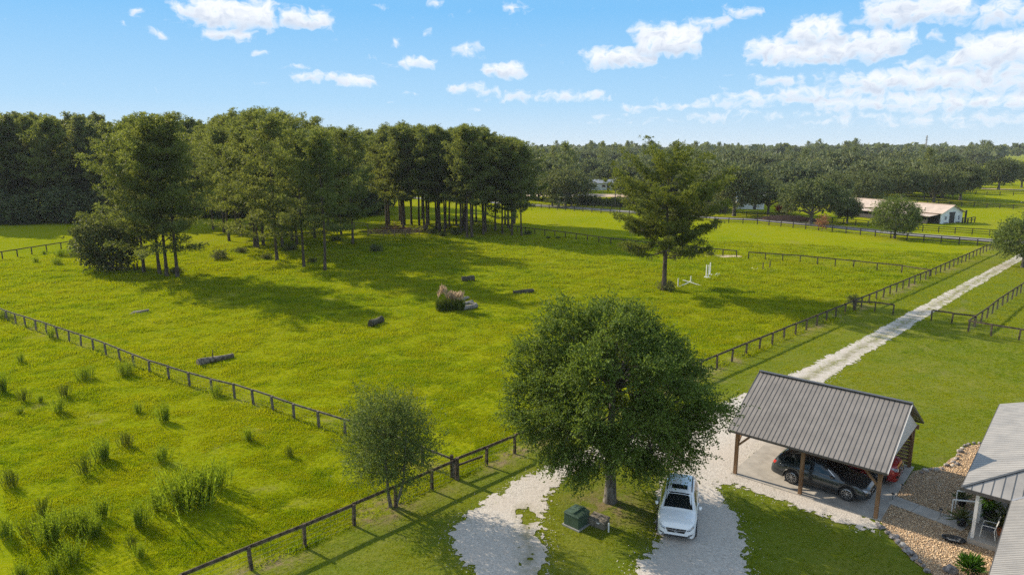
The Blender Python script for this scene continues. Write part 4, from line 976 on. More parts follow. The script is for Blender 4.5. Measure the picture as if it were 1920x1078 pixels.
# ------------------------------------------------------------------ cars
def car(name, label, L, W, r, wb, fa, tops, belt, paint, loc, heading, cat='car', group=None, lowz=.24, glassq=None, extra=None, tyre_w=.235, cladding=True, spokes=5):
    root = thing(name, label, cat, loc, heading, group)
    T = lambda d: float(np.interp(d, [a for a, _ in tops], [b for _, b in tops]))
    Wf = lambda d: W / 2 * float(np.interp(d, [0, .06, .25, .8, L * .5, L - .7, L - .2, L - .03, L], [.66, .80, .92, .985, 1.0, .985, .93, .84, .74]))
    Lo = lambda d: float(np.interp(d, [0, .12, .7, L - .8, L - .1, L], [.34, .26, lowz, lowz, .34, .42]))
    Be = lambda d: float(np.interp(d, [a for a, _ in belt], [b for _, b in belt]))
    ax = (fa, fa + wb); RA = r * 1.16
    ds = set(np.round(np.linspace(0, L, 30), 4)) | {.03, .06, .14, L - .03, L - .08} | {round(d, 4) for d, _ in tops}
    for c in ax: ds |= set(np.round(c + RA * np.cos(np.linspace(0, np.pi, 11)), 4)) | {round(c - RA - .004, 4), round(c + RA + .004, 4)}
    ds = sorted(d for d in ds if 0 <= d <= L)
    V_ = []; F_ = []; K = None
    for d in ds:
        w = Wf(d); zt = T(d); zl = Lo(d); b = min(Be(d), zt - .03); cab = max(0.0, zt - b); za = zl
        for c in ax:
            q = RA * RA - (d - c) ** 2
            if q > 0: za = max(za, r + math.sqrt(q))
        k = min(1, cab / .5); wt = w * (.90 - .17 * k)
        zm = za + .05; zh = zm + (b - zm) * .5
        half = [(0, zl), (.56 * w, zl), (.60 * w, max(za, zl)), (.965 * w, za), (w, zm), (1.0 * w, zh), (.985 * w, max(b - .06, zh + .01)), (.945 * w, b), ((.93 * w + wt) / 2, b + cab * .5), (wt, zt - .07 * k - .012), (.80 * wt, zt - .012), (.4 * wt, zt + .004), (0, zt + .01)]
        ring = half + [(-y_, z_) for y_, z_ in half[-2:0:-1]]
        K = len(ring); V_ += [(L / 2 - d, y_, z_) for y_, z_ in ring]
    for i in range(len(ds) - 1):
        for k in range(K): F_.append((i * K + k, (i + 1) * K + k, (i + 1) * K + (k + 1) % K, i * K + (k + 1) % K))
    F_ += [tuple(range(K)), tuple(range(len(ds) * K - 1, (len(ds) - 1) * K - 1, -1))]
    mb = MB(); mb.add(V_, F_); body = mb.build('body', M[paint], root, True)
    bvh = BVHTree.FromPolygons([Vector(v) for v in V_], [list(f) for f in F_])
    AX = dict(front=(lambda u, v: Vector((9, u, v)), Vector((-1, 0, 0))), rear=(lambda u, v: Vector((-9, u, v)), Vector((1, 0, 0))), left=(lambda u, v: Vector((u, 9, v)), Vector((0, -1, 0))), right=(lambda u, v: Vector((u, -9, v)), Vector((0, 1, 0))), top=(lambda u, v: Vector((u, v, 9)), Vector((0, 0, -1))))
    def hit(axis, u, v, off):
        st, dr = AX[axis]; h = bvh.ray_cast(st(u, v), dr)
        if h[0] is None: h = bvh.find_nearest(st(u, v) + dr * 8.2)
        return h[0] - dr * off
    def decal(nm, mat, axis, q, parent=root, off=.006, nu=6, nv=4):
        """thin fitted panel following the body"""
        vs = []
        for j in range(nv + 1):
            for i in range(nu + 1):
                s, t = i / nu, j / nv
                u = (q[0][0] * (1 - s) + q[1][0] * s) * (1 - t) + (q[3][0] * (1 - s) + q[2][0] * s) * t
                v = (q[0][1] * (1 - s) + q[1][1] * s) * (1 - t) + (q[3][1] * (1 - s) + q[2][1] * s) * t
                vs.append(hit(axis, u, v, off))
        fs = [(j * (nu + 1) + i, j * (nu + 1) + i + 1, (j + 1) * (nu + 1) + i + 1, (j + 1) * (nu + 1) + i) for j in range(nv) for i in range(nu)]
        return MB().add(vs, fs).build(nm, M[mat], parent, True)
    X = lambda d: L / 2 - d
    for nm, quads in glassq.items():
        for q in quads:
            axis, pts = q[0], [(X(a), b) for a, b in q[1]]
            for sd in ((1, -1) if axis == 'side' else (0,)):
                decal(nm, 'glass', ('left' if sd > 0 else 'right') if sd else axis, pts, off=.007, nu=8, nv=5)
    # wheels
    tw = tyre_w / 2; tm = MB(); Q = Matrix.Rotation(R(90), 3, 'X')
    tm.lathe([(r * .70, -tw * .8), (r * .88, -tw), (r * .97, -tw * .85), (r, -tw * .5), (r, tw * .5), (r * .97, tw * .85), (r * .88, tw), (r * .70, tw * .8)], 24, M=Q)
    tme = tm.mesh('tyre', M['rubber'], True)
    rm = MB(); rm.lathe([(r * .70, -tw * .55), (r * .71, tw * .80), (r * .65, tw * .86), (r * .62, tw * .3), (.02, tw * .25)], 24, M=Q); rme = rm.mesh('rim', M['alloy'], True)
    sm = MB()
    for k in range(spokes):
        a = 2 * math.pi * k / spokes; p = Vector((math.cos(a), 0, math.sin(a)))
        sm.beam(p * .03 + Vector((0, -tw * .62, 0)), p * r * .66 + Vector((0, -tw * .80, 0)), r * .17, .02)
    sm.lathe([(r * .13, tw * .5), (r * .12, tw * .82), (.01, tw * .86)], 10, M=Q); sme = sm.mesh('spokes', M['alloy'], True)
    bm_ = MB(); bm_.lathe([(r * .63, tw * .28), (r * .63, tw * .36), (.01, tw * .36)], 20, M=Q); bme = bm_.mesh('rim_recess', M['black_plastic'])
    for d in ax:
        for sd in (1, -1):
            wp = put('wheel', None, root, (X(d), sd * (W / 2 - tw + .012), r), math.pi if sd > 0 else 0)
            for nm, me_ in (('tyre', tme), ('rim', rme), ('spokes', sme), ('rim_recess', bme)): put(nm, me_, wp)
            if cladding:
                m = MB(); m.tube([(X(d) + RA * 1.03 * math.cos(a), sd * (Wf(d) + .001), r + RA * 1.03 * math.sin(a)) for a in np.linspace(.02, math.pi - .02, 12)], .028, 6); m.build('arch_trim', M['black_plastic'], root, True)
    if cladding:
        for sd in ('left', 'right'):
            decal('sill_trim', 'black_plastic', sd, [(X(ax[0] + RA), lowz + .03), (X(ax[1] - RA), lowz + .03), (X(ax[1] - RA), lowz + .16), (X(ax[0] + RA), lowz + .16)], off=.01, nu=6, nv=1)
    # shut lines and handles
    for sd in ('left', 'right'):
        for d in extra.get('shut', ()):
            decal('door_gap', 'black_plastic', sd, [(X(d) - .006, .42), (X(d) + .006, .42), (X(d + .02) + .006, Be(d) - .02), (X(d + .02) - .006, Be(d) - .02)], off=.004, nu=1, nv=4)
        for d in extra.get('handles', ()):
            m = MB(); p = hit(sd, X(d), Be(d) - .14, .02); m.beam(p - Vector((.10, 0, 0)), p + Vector((.10, 0, 0)), .025, .03); m.build('door_handle', M[paint], root)
    for sd in (1, -1):
        d, z = extra['mirror']; m = MB(); yb = Wf(d) * .96
        m.rock((X(d), sd * (yb + .14), z), (.16, .24, .15), 3); m.build('mirror', M[extra.get('mirror_mat', paint)], root, True)
        if 'rails' in extra:
            d0, d1 = extra['rails']; pts = []
            for d in np.linspace(d0, d1, 6):
                y_ = sd * Wf(d) * .64; pts.append(hit('top', X(d), y_, .045))
            pts[0].z -= .04; pts[-1].z -= .04
            m = MB(); m.tube(pts, .022, 6); m.build('roof_rail', M[extra.get('rail_mat', 'black_plastic')], root, True)
    return root, decal, hit, X

# white crossover on the drive
hd = math.atan2(-.957, -.287); c = Vector((*[(a + b) / 2 for a, b in zip(G(1232, 1003), G(1303, 1015))], 0)); c -= Vector((math.cos(hd), math.sin(hd), 0)) * 1.72
rt, dec, hit, X = car('white_crossover', 'white crossover with black sunroof parked on the shell drive under the big tree', 4.28, 1.79, .345, 2.555, .86,
    [(0, .70), (.05, .80), (.16, .90), (.5, .99), (1.02, 1.07), (1.35, 1.26), (1.75, 1.50), (2.0, 1.585), (2.4, 1.625), (3.2, 1.61), (3.75, 1.54), (3.98, 1.40), (4.15, 1.06), (4.23, .80), (4.28, .66)],
    [(0, .68), (.6, .93), (1.1, .98), (4.0, 1.06), (4.28, .7)], 'car_white', (c.x, c.y, .022), hd,
    glassq=dict(windshield=[('top', [(1.12, -.66), (1.12, .66), (1.84, .54), (1.84, -.54)])], sunroof=[('top', [(2.08, -.36), (2.08, .36), (2.46, .36), (2.46, -.36)])],
                side_window=[('side', [(1.45, 1.06), (2.38, 1.08), (2.38, 1.47), (1.98, 1.46)]), ('side', [(2.44, 1.08), (3.22, 1.10), (3.28, 1.44), (2.44, 1.475)]), ('side', [(3.30, 1.13), (3.72, 1.18), (3.66, 1.36), (3.33, 1.43)])],
                rear_window=[('rear', [(4.28, 0), (4.28, 0), (4.28, 0), (4.28, 0)])][:0]),
    extra=dict(shut=(1.42, 2.42, 3.25), handles=(2.22, 3.08), mirror=(1.42, 1.10), rails=(2.0, 3.7)))
dec('grille', 'black_plastic', 'front', [(-.36, .52), (.36, .52), (.46, .72), (-.46, .72)], off=.012)
for s in (1, -1):
    dec('grille_wing', 'chrome', 'front', [(s * .06, .615), (s * .40, .65), (s * .42, .68), (s * .06, .655)], off=.03, nu=4, nv=1)
    dec('headlight', 'lamp_clear', 'front', [(s * .47, .66), (s * .78, .74), (s * .80, .86), (s * .50, .73)], off=.012, nu=5, nv=3)
    dec('headlight_bezel', 'black_plastic', 'front', [(s * .46, .64), (s * .66, .69), (s * .67, .72), (s * .47, .67)], off=.016, nu=4, nv=1)
    dec('fog_lamp', 'black_plastic', 'front', [(s * .52, .42), (s * .74, .45), (s * .74, .52), (s * .54, .47)], off=.012, nu=4, nv=2)
dec('lower_grille', 'black_plastic', 'front', [(-.60, .30), (.60, .30), (.62, .40), (-.62, .40)], off=.012, nu=8, nv=2)
dec('skid_plate', 'alloy', 'front', [(-.34, .285), (.34, .285), (.40, .325), (-.40, .325)], off=.03, nu=6, nv=1)
p = hit('front', 0, .635, .04); m = MB()
m.tube([p + Vector((0, .075 * math.cos(a), .075 * math.sin(a))) for a in np.linspace(0, 2 * math.pi, 13)], .008, 4)
for k in (-1, 0, 1): m.beam(p + Vector((.005, .028 * k - .018, .04)), p + Vector((.005, .028 * k + .018, -.04)), .018, .02)
m.build('emblem', M['chrome'], rt)
dec('tail_lamp', 'lamp_red', 'rear', [(-.80, .82), (-.52, .84), (-.52, 1.0), (-.78, 1.0)], off=.01); dec('tail_lamp', 'lamp_red', 'rear', [(.80, .82), (.52, .84), (.52, 1.0), (.78, 1.0)], off=.01)
dec('rear_window', 'glass', 'rear', [(-.52, 1.08), (.52, 1.08), (.46, 1.40), (-.46, 1.40)], off=.008)

# grey wagon in the front bay
wr, wf = Vector((*G(1481, 906), 0)), Vector((*G(1584, 938), 0)); hd = math.atan2(U.y, U.x)
c = (wr + wf) / 2 + V * .80
rt, dec, hit, X = car('grey_wagon', 'dark grey estate car with silver wheels in the front bay of the carport', 4.86, 1.87, .365, 2.745, .98,
    [(0, .62), (.05, .76), (.18, .86), (.6, .95), (1.22, 1.04), (1.6, 1.24), (2.05, 1.47), (2.35, 1.555), (2.8, 1.59), (3.7, 1.57), (4.25, 1.50), (4.5, 1.36), (4.72, 1.06), (4.82, .84), (4.86, .66)],
    [(0, .62), (.6, .90), (1.3, .97), (4.5, 1.06), (4.86, .68)], 'car_grey', (c.x, c.y, .06), hd,
    glassq=dict(windshield=[('top', [(1.32, -.70), (1.32, .70), (2.18, .56), (2.18, -.56)])], rear_window=[('rear', [(0, 0)] * 4)][:0],
                side_window=[('side', [(1.80, 1.04), (2.72, 1.07), (2.72, 1.44), (2.30, 1.42)]), ('side', [(2.78, 1.07), (3.58, 1.09), (3.62, 1.43), (2.78, 1.445)]), ('side', [(3.66, 1.10), (4.25, 1.15), (4.12, 1.36), (3.68, 1.425)])]),
    extra=dict(shut=(1.66, 2.76, 3.62), handles=(2.56, 3.44), mirror=(1.72, 1.08), rails=(2.25, 4.35)), spokes=10)
dec('grille', 'black_plastic', 'front', [(-.40, .50), (.40, .50), (.46, .70), (-.46, .70)], off=.012)
for s in (1, -1):
    dec('grille_bar', 'chrome', 'front', [(s * .05, .60), (s * .42, .60), (s * .42, .625), (s * .05, .625)], off=.02, nu=4, nv=1)
    dec('headlight', 'lamp_clear', 'front', [(s * .50, .60), (s * .80, .66), (s * .82, .78), (s * .52, .72)], off=.012, nu=5, nv=3)
    dec('fog_trim', 'black_plastic', 'front', [(s * .50, .36), (s * .78, .40), (s * .78, .50), (s * .52, .44)], off=.012, nu=4, nv=2)
    dec('tail_lamp', 'lamp_red', 'rear', [(s * .50, .86), (s * .84, .86), (s * .82, 1.02), (s * .50, 1.02)], off=.01)
    dec('pillar_trim', 'chrome', 'left' if s > 0 else 'right', [(X(1.62), 1.065), (X(1.66), 1.065), (X(2.22), 1.455), (X(2.18), 1.455)], off=.012, nu=1, nv=5)
dec('lower_grille', 'black_plastic', 'front', [(-.55, .30), (.55, .30), (.58, .42), (-.58, .42)], off=.012, nu=8, nv=2)
dec('rear_window', 'glass', 'rear', [(-.56, 1.10), (.56, 1.10), (.50, 1.42), (-.50, 1.42)], off=.008)
p = hit('front', 0, .61, .02); m = MB(); m.tube([p + Vector((0, .085 * math.cos(a), .045 * math.sin(a))) for a in np.linspace(0, 2 * math.pi, 13)], .008, 4)
for k, (a, b) in enumerate(((-.04, .012), (.0, .015), (.03, .008), (.02, -.012), (-.01, -.014), (.048, -.006))): m.box(p + Vector((.005, a, b)), (.012, .014, .014))
m.build('emblem', M['chrome'], rt)
dec('plate', 'plate', 'rear', [(-.16, .74), (.16, .74), (.16, .88), (-.16, .88)], off=.015, nu=1, nv=1)

# red off-roader in the back bay
c = CP + U * 4.62 + V * 4.75
rt, dec, hit, X = car('red_offroader', 'bright red off-roader in the back bay of the carport, only its nose showing', 4.83, 1.93, .40, 2.79, .92,
    [(0, .74), (.04, .90), (.12, 1.06), (.5, 1.14), (1.35, 1.20), (1.6, 1.40), (1.95, 1.66), (2.2, 1.74), (3.9, 1.74), (4.5, 1.70), (4.7, 1.3), (4.78, .95), (4.83, .7)],
    [(0, .72), (.5, 1.04), (1.4, 1.10), (4.6, 1.16), (4.83, .72)], 'car_red', (c.x, c.y, .06), hd, lowz=.34,
    glassq=dict(windshield=[('top', [(1.42, -.72), (1.42, .72), (2.02, .60), (2.02, -.60)])], side_window=[('side', [(1.75, 1.17), (2.62, 1.18), (2.62, 1.60), (2.12, 1.60)]), ('side', [(2.68, 1.18), (3.55, 1.2), (3.58, 1.60), (2.68, 1.60)])], rear_window=[]),
    extra=dict(shut=(1.6, 2.65, 3.6), handles=(2.45, 3.4), mirror=(1.65, 1.24)), spokes=6)
dec('grille', 'black_plastic', 'front', [(-.42, .66), (.42, .66), (.40, .96), (-.40, .96)], off=.014)
for k in range(3): dec('grille_bar', 'chrome', 'front', [(-.38, .70 + k * .09), (.38, .70 + k * .09), (.38, .725 + k * .09), (-.38, .725 + k * .09)], off=.03, nu=6, nv=1)
for s in (1, -1):
    dec('headlight', 'lamp_clear', 'front', [(s * .48, .80), (s * .78, .84), (s * .82, 1.0), (s * .50, .96)], off=.014, nu=5, nv=3)
    dec('fog_lamp', 'black_plastic', 'front', [(s * .5, .46), (s * .78, .48), (s * .78, .62), (s * .5, .60)], off=.014, nu=4, nv=2)
dec('skid_plate', 'alloy', 'front', [(-.45, .37), (.45, .37), (.5, .46), (-.5, .46)], off=.02, nu=6, nv=1)
p = hit('front', 0, .81, .05); m = MB()
for ry, rz_, dz in ((.10, .065, 0), (.045, .06, 0), (.075, .03, .03)): m.tube([p + Vector((0, ry * math.cos(a), dz + rz_ * math.sin(a))) for a in np.linspace(0, 2 * math.pi, 13)], .008, 4)
m.build('emblem', M['chrome'], rt)
dec('hood_scoop', 'car_red', 'top', [(X(.5), -.3), (X(.5), .3), (X(1.2), .26), (X(1.2), -.26)], off=.05, nu=4, nv=4)

# ------------------------------------------------------------------ yard furniture
def rounded(mb, c, s, b=.03):
    """box with bevelled upper edges"""
    x, y, z = s[0] / 2, s[1] / 2, s[2]
    lo = [(-x, -y), (x, -y), (x, y), (-x, y)]; hi = [(-x + b, -y + b), (x - b, -y + b), (x - b, y - b), (-x + b, y - b)]
    vs = [(c[0] + a, c[1] + d, c[2]) for a, d in lo] + [(c[0] + a, c[1] + d, c[2] + z - b) for a, d in lo] + [(c[0] + a, c[1] + d, c[2] + z) for a, d in hi]
    return mb.add(vs, [(3, 2, 1, 0), (8, 9, 10, 11)] + [(o + i, o + (i + 1) % 4, o + 4 + (i + 1) % 4, o + 4 + i) for o in (0, 4) for i in range(4)])
A_ = G(1057, 985); B_ = G(1083, 997); C_ = G(1102, 984); ang = math.atan2(B_[1] - A_[1], B_[0] - A_[0])
ub = thing('transformer_box', 'dark green metal utility box with lidded top on the grass island', 'utility box', ((A_[0] + C_[0]) / 2 + .05, (A_[1] + C_[1]) / 2 + .08, 0), ang)
m = MB(); m.box((0, 0, .02), (1.0, 1.0, .1)); m.build('pad', M['concrete_dark'], ub)
m = MB(); rounded(m, (0, 0, .07), (.84, .88, .62), .05); m.build('cabinet', M['box_green'], ub)
m = MB(); m.add([(-.44, -.46, .66), (.44, -.46, .66), (.44, .46, .66), (-.44, .46, .66), (-.40, -.42, .74), (.10, -.42, .79), (.10, .42, .79), (-.40, .42, .74), (.42, -.44, .70), (.42, .44, .70)], [(0, 1, 8, 5, 4), (4, 5, 6, 7), (5, 8, 9, 6), (2, 3, 7, 6, 9), (3, 0, 4, 7), (1, 2, 9, 8), (3, 2, 1, 0)]); m.build('lid', M['box_green'], ub)
m = MB(); m.beam((.10, -.43, .80), (.10, .43, .80), .05, .03); m.build('lid_hinge', M['box_green'], ub)
x, y = G(1122, 990)
pd = thing('cable_pedestal', 'low weathered brown utility box beside the green one', 'utility box', (x + .05, y + .25, 0), ang + .1)
m = MB(); rounded(m, (0, 0, -.03), (.86, .52, .36), .03); m.build('cabinet', M['pedestal'], pd)
m = MB(); m.add([(-.45, -.30, .33), (.45, -.30, .33), (.45, .30, .40), (-.45, .30, .40), (-.43, -.28, .38), (.43, -.28, .38), (.43, .28, .47), (-.43, .28, .47)], [(3, 2, 1, 0), (4, 5, 6, 7), (0, 1, 5, 4), (1, 2, 6, 5), (2, 3, 7, 6), (3, 0, 4, 7)]); m.build('lid', M['pedestal'], pd)
m = MB(); m.box((.12, -.305, .30), (.14, .012, .05)); m.build('label_plate', M['white_paint'], pd)
x, y = G(1141, 997); mk = thing('marker_pipe', 'thin white pipe standing by the utility boxes', 'pipe', (x, y, 0))
m = MB(); m.lathe([(.038, -.2), (.038, .40), (.03, .42)], 10); m.build('pipe', M['pipe_white'], mk); m = MB(); m.lathe([(.045, .39), (.045, .45), (.02, .47)], 10); m.build('pipe_cap', M['pipe_white'], mk)

# logs
def log(label, a, b, r0, r1, mat, stub=None, seed=1):
    a = Vector((*a, 0)); b = Vector((*b, 0)); d = b - a; L = d.length; rr = random.Random(seed)
    t = thing('log', label, 'log', (a.x, a.y, gz(a.x, a.y)), math.atan2(d.y, d.x)); n = 9; k = 14; m = MB(); vs = []
    for i in range(n):
        f = i / (n - 1); rad = r0 + (r1 - r0) * f
        for j in range(k):
            q = 2 * math.pi * j / k; e = rad * (1 + .12 * math.sin(3 * q + i * .7 + seed) + rr.uniform(-.07, .07))
            vs.append((L * f, e * math.cos(q), max(rad, .1) * .92 + e * math.sin(q)))
    m.add(vs, [(i * k + j, (i + 1) * k + j, (i + 1) * k + (j + 1) % k, i * k + (j + 1) % k) for i in range(n - 1) for j in range(k)]); m.build('bark', M[mat], t, True)
    for f, rad, sgn in ((0, r0, -1), (L, r1, 1)):
        m = MB(); m.lathe([(rad * .90, 0), (rad * .86, .012), (rad * .45, .016), (.01, .018)], k, c=(f, 0, rad * .92), M=Matrix.Rotation(sgn * R(90), 3, 'Y')); m.build('cut_end', M['log_end' if mat == 'log_bark' else mat], t)
    if stub:
        m = MB(); m.tube([(L * stub, 0, r0 * 1.4), (L * stub + .06, .02, r0 * 2 + .45)], [.05, .03], 6); m.build('branch_stub', M[mat], t)
    return t
log('long grey log with a snapped branch lying near the diagonal fence', G(371, 683), G(437, 667), .30, .20, 'log_bark', .42, 3)
log('short thick dark log alone on the grass left of the reed clump', G(695, 613), G(716, 604), .36, .34, 'log_dark', None, 4)
log('short dark log lying in the tree shadow beyond the reed clump', G(866, 528.5), G(889, 527), .40, .38, 'log_dark', None, 5)
log('slim dark log to the right of the reed clump', G(963, 552.5), G(1000, 549), .26, .25, 'log_dark', None, 6)
for k, (a, b, r_, lab) in enumerate((((868, 583), (894, 577), .28, 'pale grey log in front of the heap by the reeds'), ((866, 575), (886, 569), .24, 'whitish log on the middle of the heap by the reeds'), ((872, 571), (893, 573), .2, 'grey log lying crosswise in the heap by the reeds'), ((862, 566), (878, 561), .22, 'grey log at the back of the heap by the reeds'))):
    log(lab, G(*a), G(*b), r_, r_ * .85, 'log_pale', None, 10 + k)['group'] = 'logs heaped by the reeds'
x, y = G(262, 588); db = thing('debris_heap', 'small pile of weathered boards lying out on the left paddock', 'boards', (x, y, gz(x, y)), .5)
for k in range(5):
    m = MB(); m.beam((-1.0 + .1 * k, -.35 + .16 * k, .06 + .03 * k), (.9, -.1 + .1 * k, .12 + .09 * (k % 3)), .18, .04); m.build('board', M['grey_wood' if k % 2 else 'log_pale'], db)

# weeds standing in the left field
def weed(seed, stems, spread, h=1.0, bl=.13, mat='weed_leaf', bw=.020, bper=26, lean=.06):
    rg = np.random.default_rng(seed); base = rg.normal(0, spread, (stems, 2)); hh = h * rg.uniform(.55, 1.05, stems)
    D = unit(np.stack([rg.normal(0, lean, stems) + base[:, 0] * .12 / max(spread, .01), rg.normal(0, lean, stems) + base[:, 1] * .12 / max(spread, .01), np.ones(stems)], 1))
    B = np.stack([base[:, 0], base[:, 1], np.full(stems, -.05)], 1)
    S = blades(B, D, hh * 1.02, .03, rg)
    t = np.tile(np.linspace(.12, .98, bper), stems); PB = np.repeat(B, bper, 0) + np.repeat(D, bper, 0) * (t * np.repeat(hh, bper))[:, None]
    BD = unit(np.repeat(D, bper, 0) * .9 + rg.normal(0, .42, PB.shape))
    return leaf_mesh('foliage', np.concatenate([S, blades(PB, BD, rg.uniform(.6, 1.2, len(PB)) * bl * h, bw, rg)]), M[mat])
WEED = [weed(1, 60, .17), weed(2, 46, .13), weed(3, 84, .26), weed(4, 30, .14, mat='reed_leaf', lean=.14)]
WL = [(8, 598, 20, 2, 'weed clump at the left edge just below the diagonal fence'), (96, 634, 24, 1, 'weed clump touching the diagonal fence near its left end'), (39, 680, 24, 1, None), (4, 735, 42, 0, None), (160, 708, 28, 2, 'stout dark weed clump in the upper left field, left of a similar pair'), (235, 700, 32, 2, 'stout dark weed clump close under the diagonal fence'),
      (47, 751, 32, 3, None), (75, 751, 18, 1, None), (109, 768, 35, 1, None), (120, 742, 32, 3, None), (37, 772, 16, 1, None), (259, 768, 27, 1, None), (309, 788, 42, 0, 'upright dark weed clump alone below the middle of the diagonal fence'), (405, 740, 30, 1, 'slim weed clump standing at a post of the diagonal fence'),
      (235, 836, 36, 3, None), (194, 863, 48, 0, 'tall full weed clump left of the middle of the left field'), (162, 888, 46, 3, None), (305, 866, 38, 1, 'lone pale weed clump in the middle of the left field'), (465, 828, 30, 1, None), (543, 858, 26, 3, 'faint thin weed clump nearest the small tree'),
      (360, 952, 88, 2, 'largest and tallest weed thicket in the left field'), (412, 918, 58, 1, 'weed clump right behind the largest thicket'), (335, 945, 60, 0, 'weed clump on the left flank of the largest thicket'), (384, 944, 66, 0, 'weed clump on the right flank of the largest thicket'), (19, 911, 42, 3, None), (80, 966, 44, 3, None), (190, 971, 48, 1, None), (262, 986, 52, 0, 'dense upright weed clump left below the largest thicket'), (296, 956, 48, 1, None),
      (12, 1006, 48, 0, None), (95, 1016, 66, 0, 'tall weed clump in the bottom left corner of the field'), (155, 996, 48, 0, None), (135, 1056, 52, 1, None), (180, 1006, 44, 0, None), (262, 1046, 34, 1, None), (246, 1026, 30, 3, None), (100, 1078, 40, 1, None), (40, 1084, 36, 0, None), (62, 1000, 40, 3, None), (130, 985, 44, 2, None),
      (68, 493, 14, 1, None), (107, 496, 16, 2, 'foremost weed clump near the far left fence'), (115, 481, 17, 2, None), (137, 481, 18, 2, None), (83, 477, 9, 2, 'low dark weed clump at the foot of the far left fence'), (148, 472, 15, 1, None)]
for bx, by, hp, k, lab in WL:
    x, y, h = GH(bx, by, by - hp); far_ = by < 520
    t = thing('weed_clump', lab or ('small weed clump by the far left fence' if far_ else 'green upright weed clump among the others in the lower left field' if by > 880 else 'thin green weed clump scattered in the upper left field'), 'weeds', (x, y, gz(x, y)), rnd.uniform(0, 6.3), 'tall weeds in the left field')
    t.scale = (max(h, .8) * rnd.uniform(.7, 1.0),) * 2 + (h * .92,)
    put('foliage', WEED[k], t)
# reeds with pink plumes
x, y = G(845, 584); rd = thing('reed_clump', 'tall reed clump with pinkish plumes beside the log heap', 'reeds', (x, y, gz(x, y)))
rd.scale = (1.0, 1.0, 1.0)
rg = np.random.default_rng(9); n = 900; B = np.stack([rg.uniform(-1.55, 1.45, n), rg.uniform(-.6, .7, n), np.full(n, -.05)], 1)
D = unit(np.stack([rg.normal(0, .14, n), rg.normal(0, .14, n), np.ones(n)], 1)); put('blades', leaf_mesh('blades', blades(B, D, rg.uniform(1.0, 1.75, n), .06, rg), M['reed_leaf']), rd)
n = 420; B = np.stack([rg.uniform(-1.4, 1.4, n), rg.uniform(-.5, .7, n), rg.uniform(1.1, 1.75, n)], 1); B[:, 2] += .75 * np.exp(-((B[:, 0] + .85) / .4) ** 2)
put('plumes', leaf_mesh('plumes', blades(B, unit(np.stack([rg.normal(0, .3, n), rg.normal(0, .3, n), np.ones(n)], 1)), .55, .10, rg), M['plume']), rd)

# bushes and brush about the clumps
ROUND = broadleaf(401, 6.5, .7, 3.7, 3.3, 3.5, 150, 12, 7, .34, .18, 'bush_leaf', r0=.16, inner=.5, clump_r=.55, twig=.8, rough=.25, limbs=8, low=-.9, stems=3)
x, y = G(207, 506); plant(ROUND, 'round_bush', 'big round dusky bush at the left of the front clump', 'bush', x, y, 1.12, .4)
LOW = broadleaf(402, 1.6, .3, 1.25, .75, .65, 34, 9, 7, .20, .09, 'bush_leaf', r0=.03, inner=.3, clump_r=.3, twig=.4, rough=.4, limbs=5, low=-.9)
for bx, by, s, lab in ((705, 472, 1.7, 'shrub standing clear right of the stout pine'), (412, 486, 2.0, 'leaning shrub between the front and middle clumps'), (545, 470, 1.7, 'brushy undergrowth left of the foremost pine'), (630, 452, 1.3, 'undergrowth behind the foremost pine'), (990, 440, 1.2, 'shrub at the foot of the last pine of the right stand'), (855, 440, 1.5, 'undergrowth left in the right stand'), (810, 438, 1.5, 'undergrowth beside the brush pen'), (330, 512, 1.2, 'shrub at the foot of the thick pine'), (452, 474, 1.3, 'low brush left in the middle clump'), (500, 486, 1.2, 'low brush at the foot of the lit pine'), (1332, 480, 1.0, 'dark shrub on the bare patch behind the lone pine'), (830, 443, 1.1, 'dark low bush in front of the right stand'), (586, 492, 1.0, 'weedy patch between the two front pines of the middle clump'), (1046, 448, .7, 'small dark shrub left on the cross fence'), (1028, 447, .6, 'smaller dark shrub on the cross fence near the stand')):
    x, y = G(bx, by); plant(LOW, 'shrub', lab, 'bush', x, y, s * .5, rnd.uniform(0, 6.3), 'shrubs of the paddock')
x, y = G(1245, 546); plant(LOW, 'shrub', 'ivy and scrub round the foot of the lone pine', 'bush', x + .3, y - .1, .8, 0, 'shrubs of the paddock')
# wooden gate panels stacked under the round bush
x, y = G(222, 508); gt = thing('gate_stack', 'old slatted wooden gate panel leaning under the round bush', 'gate', (x, y, gz(x, y)), .35)
for k in range(5):
    m = MB(); m.box((0, .02 * k, .14 + k * .24), (3.0, .05, .12)); m.build('slat', M['grey_wood'], gt)
for xx in (-1.4, -.1, 1.4):
    m = MB(); m.box((xx, -.05, .58), (.14, .06, 1.2)); m.build('upright', M['fence_wood'], gt)
for k, (bx, by) in enumerate(((252, 507), (258, 506))):
    x, y = G(bx, by); o = thing('stub_post', ('left', 'right')[k] + ' of two old stub posts beside the stacked gate', 'post', (x, y, gz(x, y)), group='stub posts'); m = MB(); m.box((0, 0, .45), (.17, .17, 1.1)); m.build('post', M['fence_wood'], o)
# brush heap in the pen
x, y = G(738, 437); rg = np.random.default_rng(77); n = 700
B = np.stack([rg.normal(0, 3.0, n), rg.normal(0, 1.4, n), np.zeros(n)], 1); B[:, 2] = 1.5 * np.exp(-(B[:, 0] / 3.2) ** 2 - (B[:, 1] / 1.8) ** 2) * rg.uniform(.1, 1, n)
t = thing('brush_heap', 'heap of brown cut brush inside the small plank pen', 'brush heap', (x, y + 2.2, 0)); put('sticks', leaf_mesh('sticks', blades(B, unit(rg.normal(0, 1, (n, 3)) * np.array([1, 1, .35])), 1.7, .13, rg), M['brown_soil']), t)['kind'] = 'stuff'

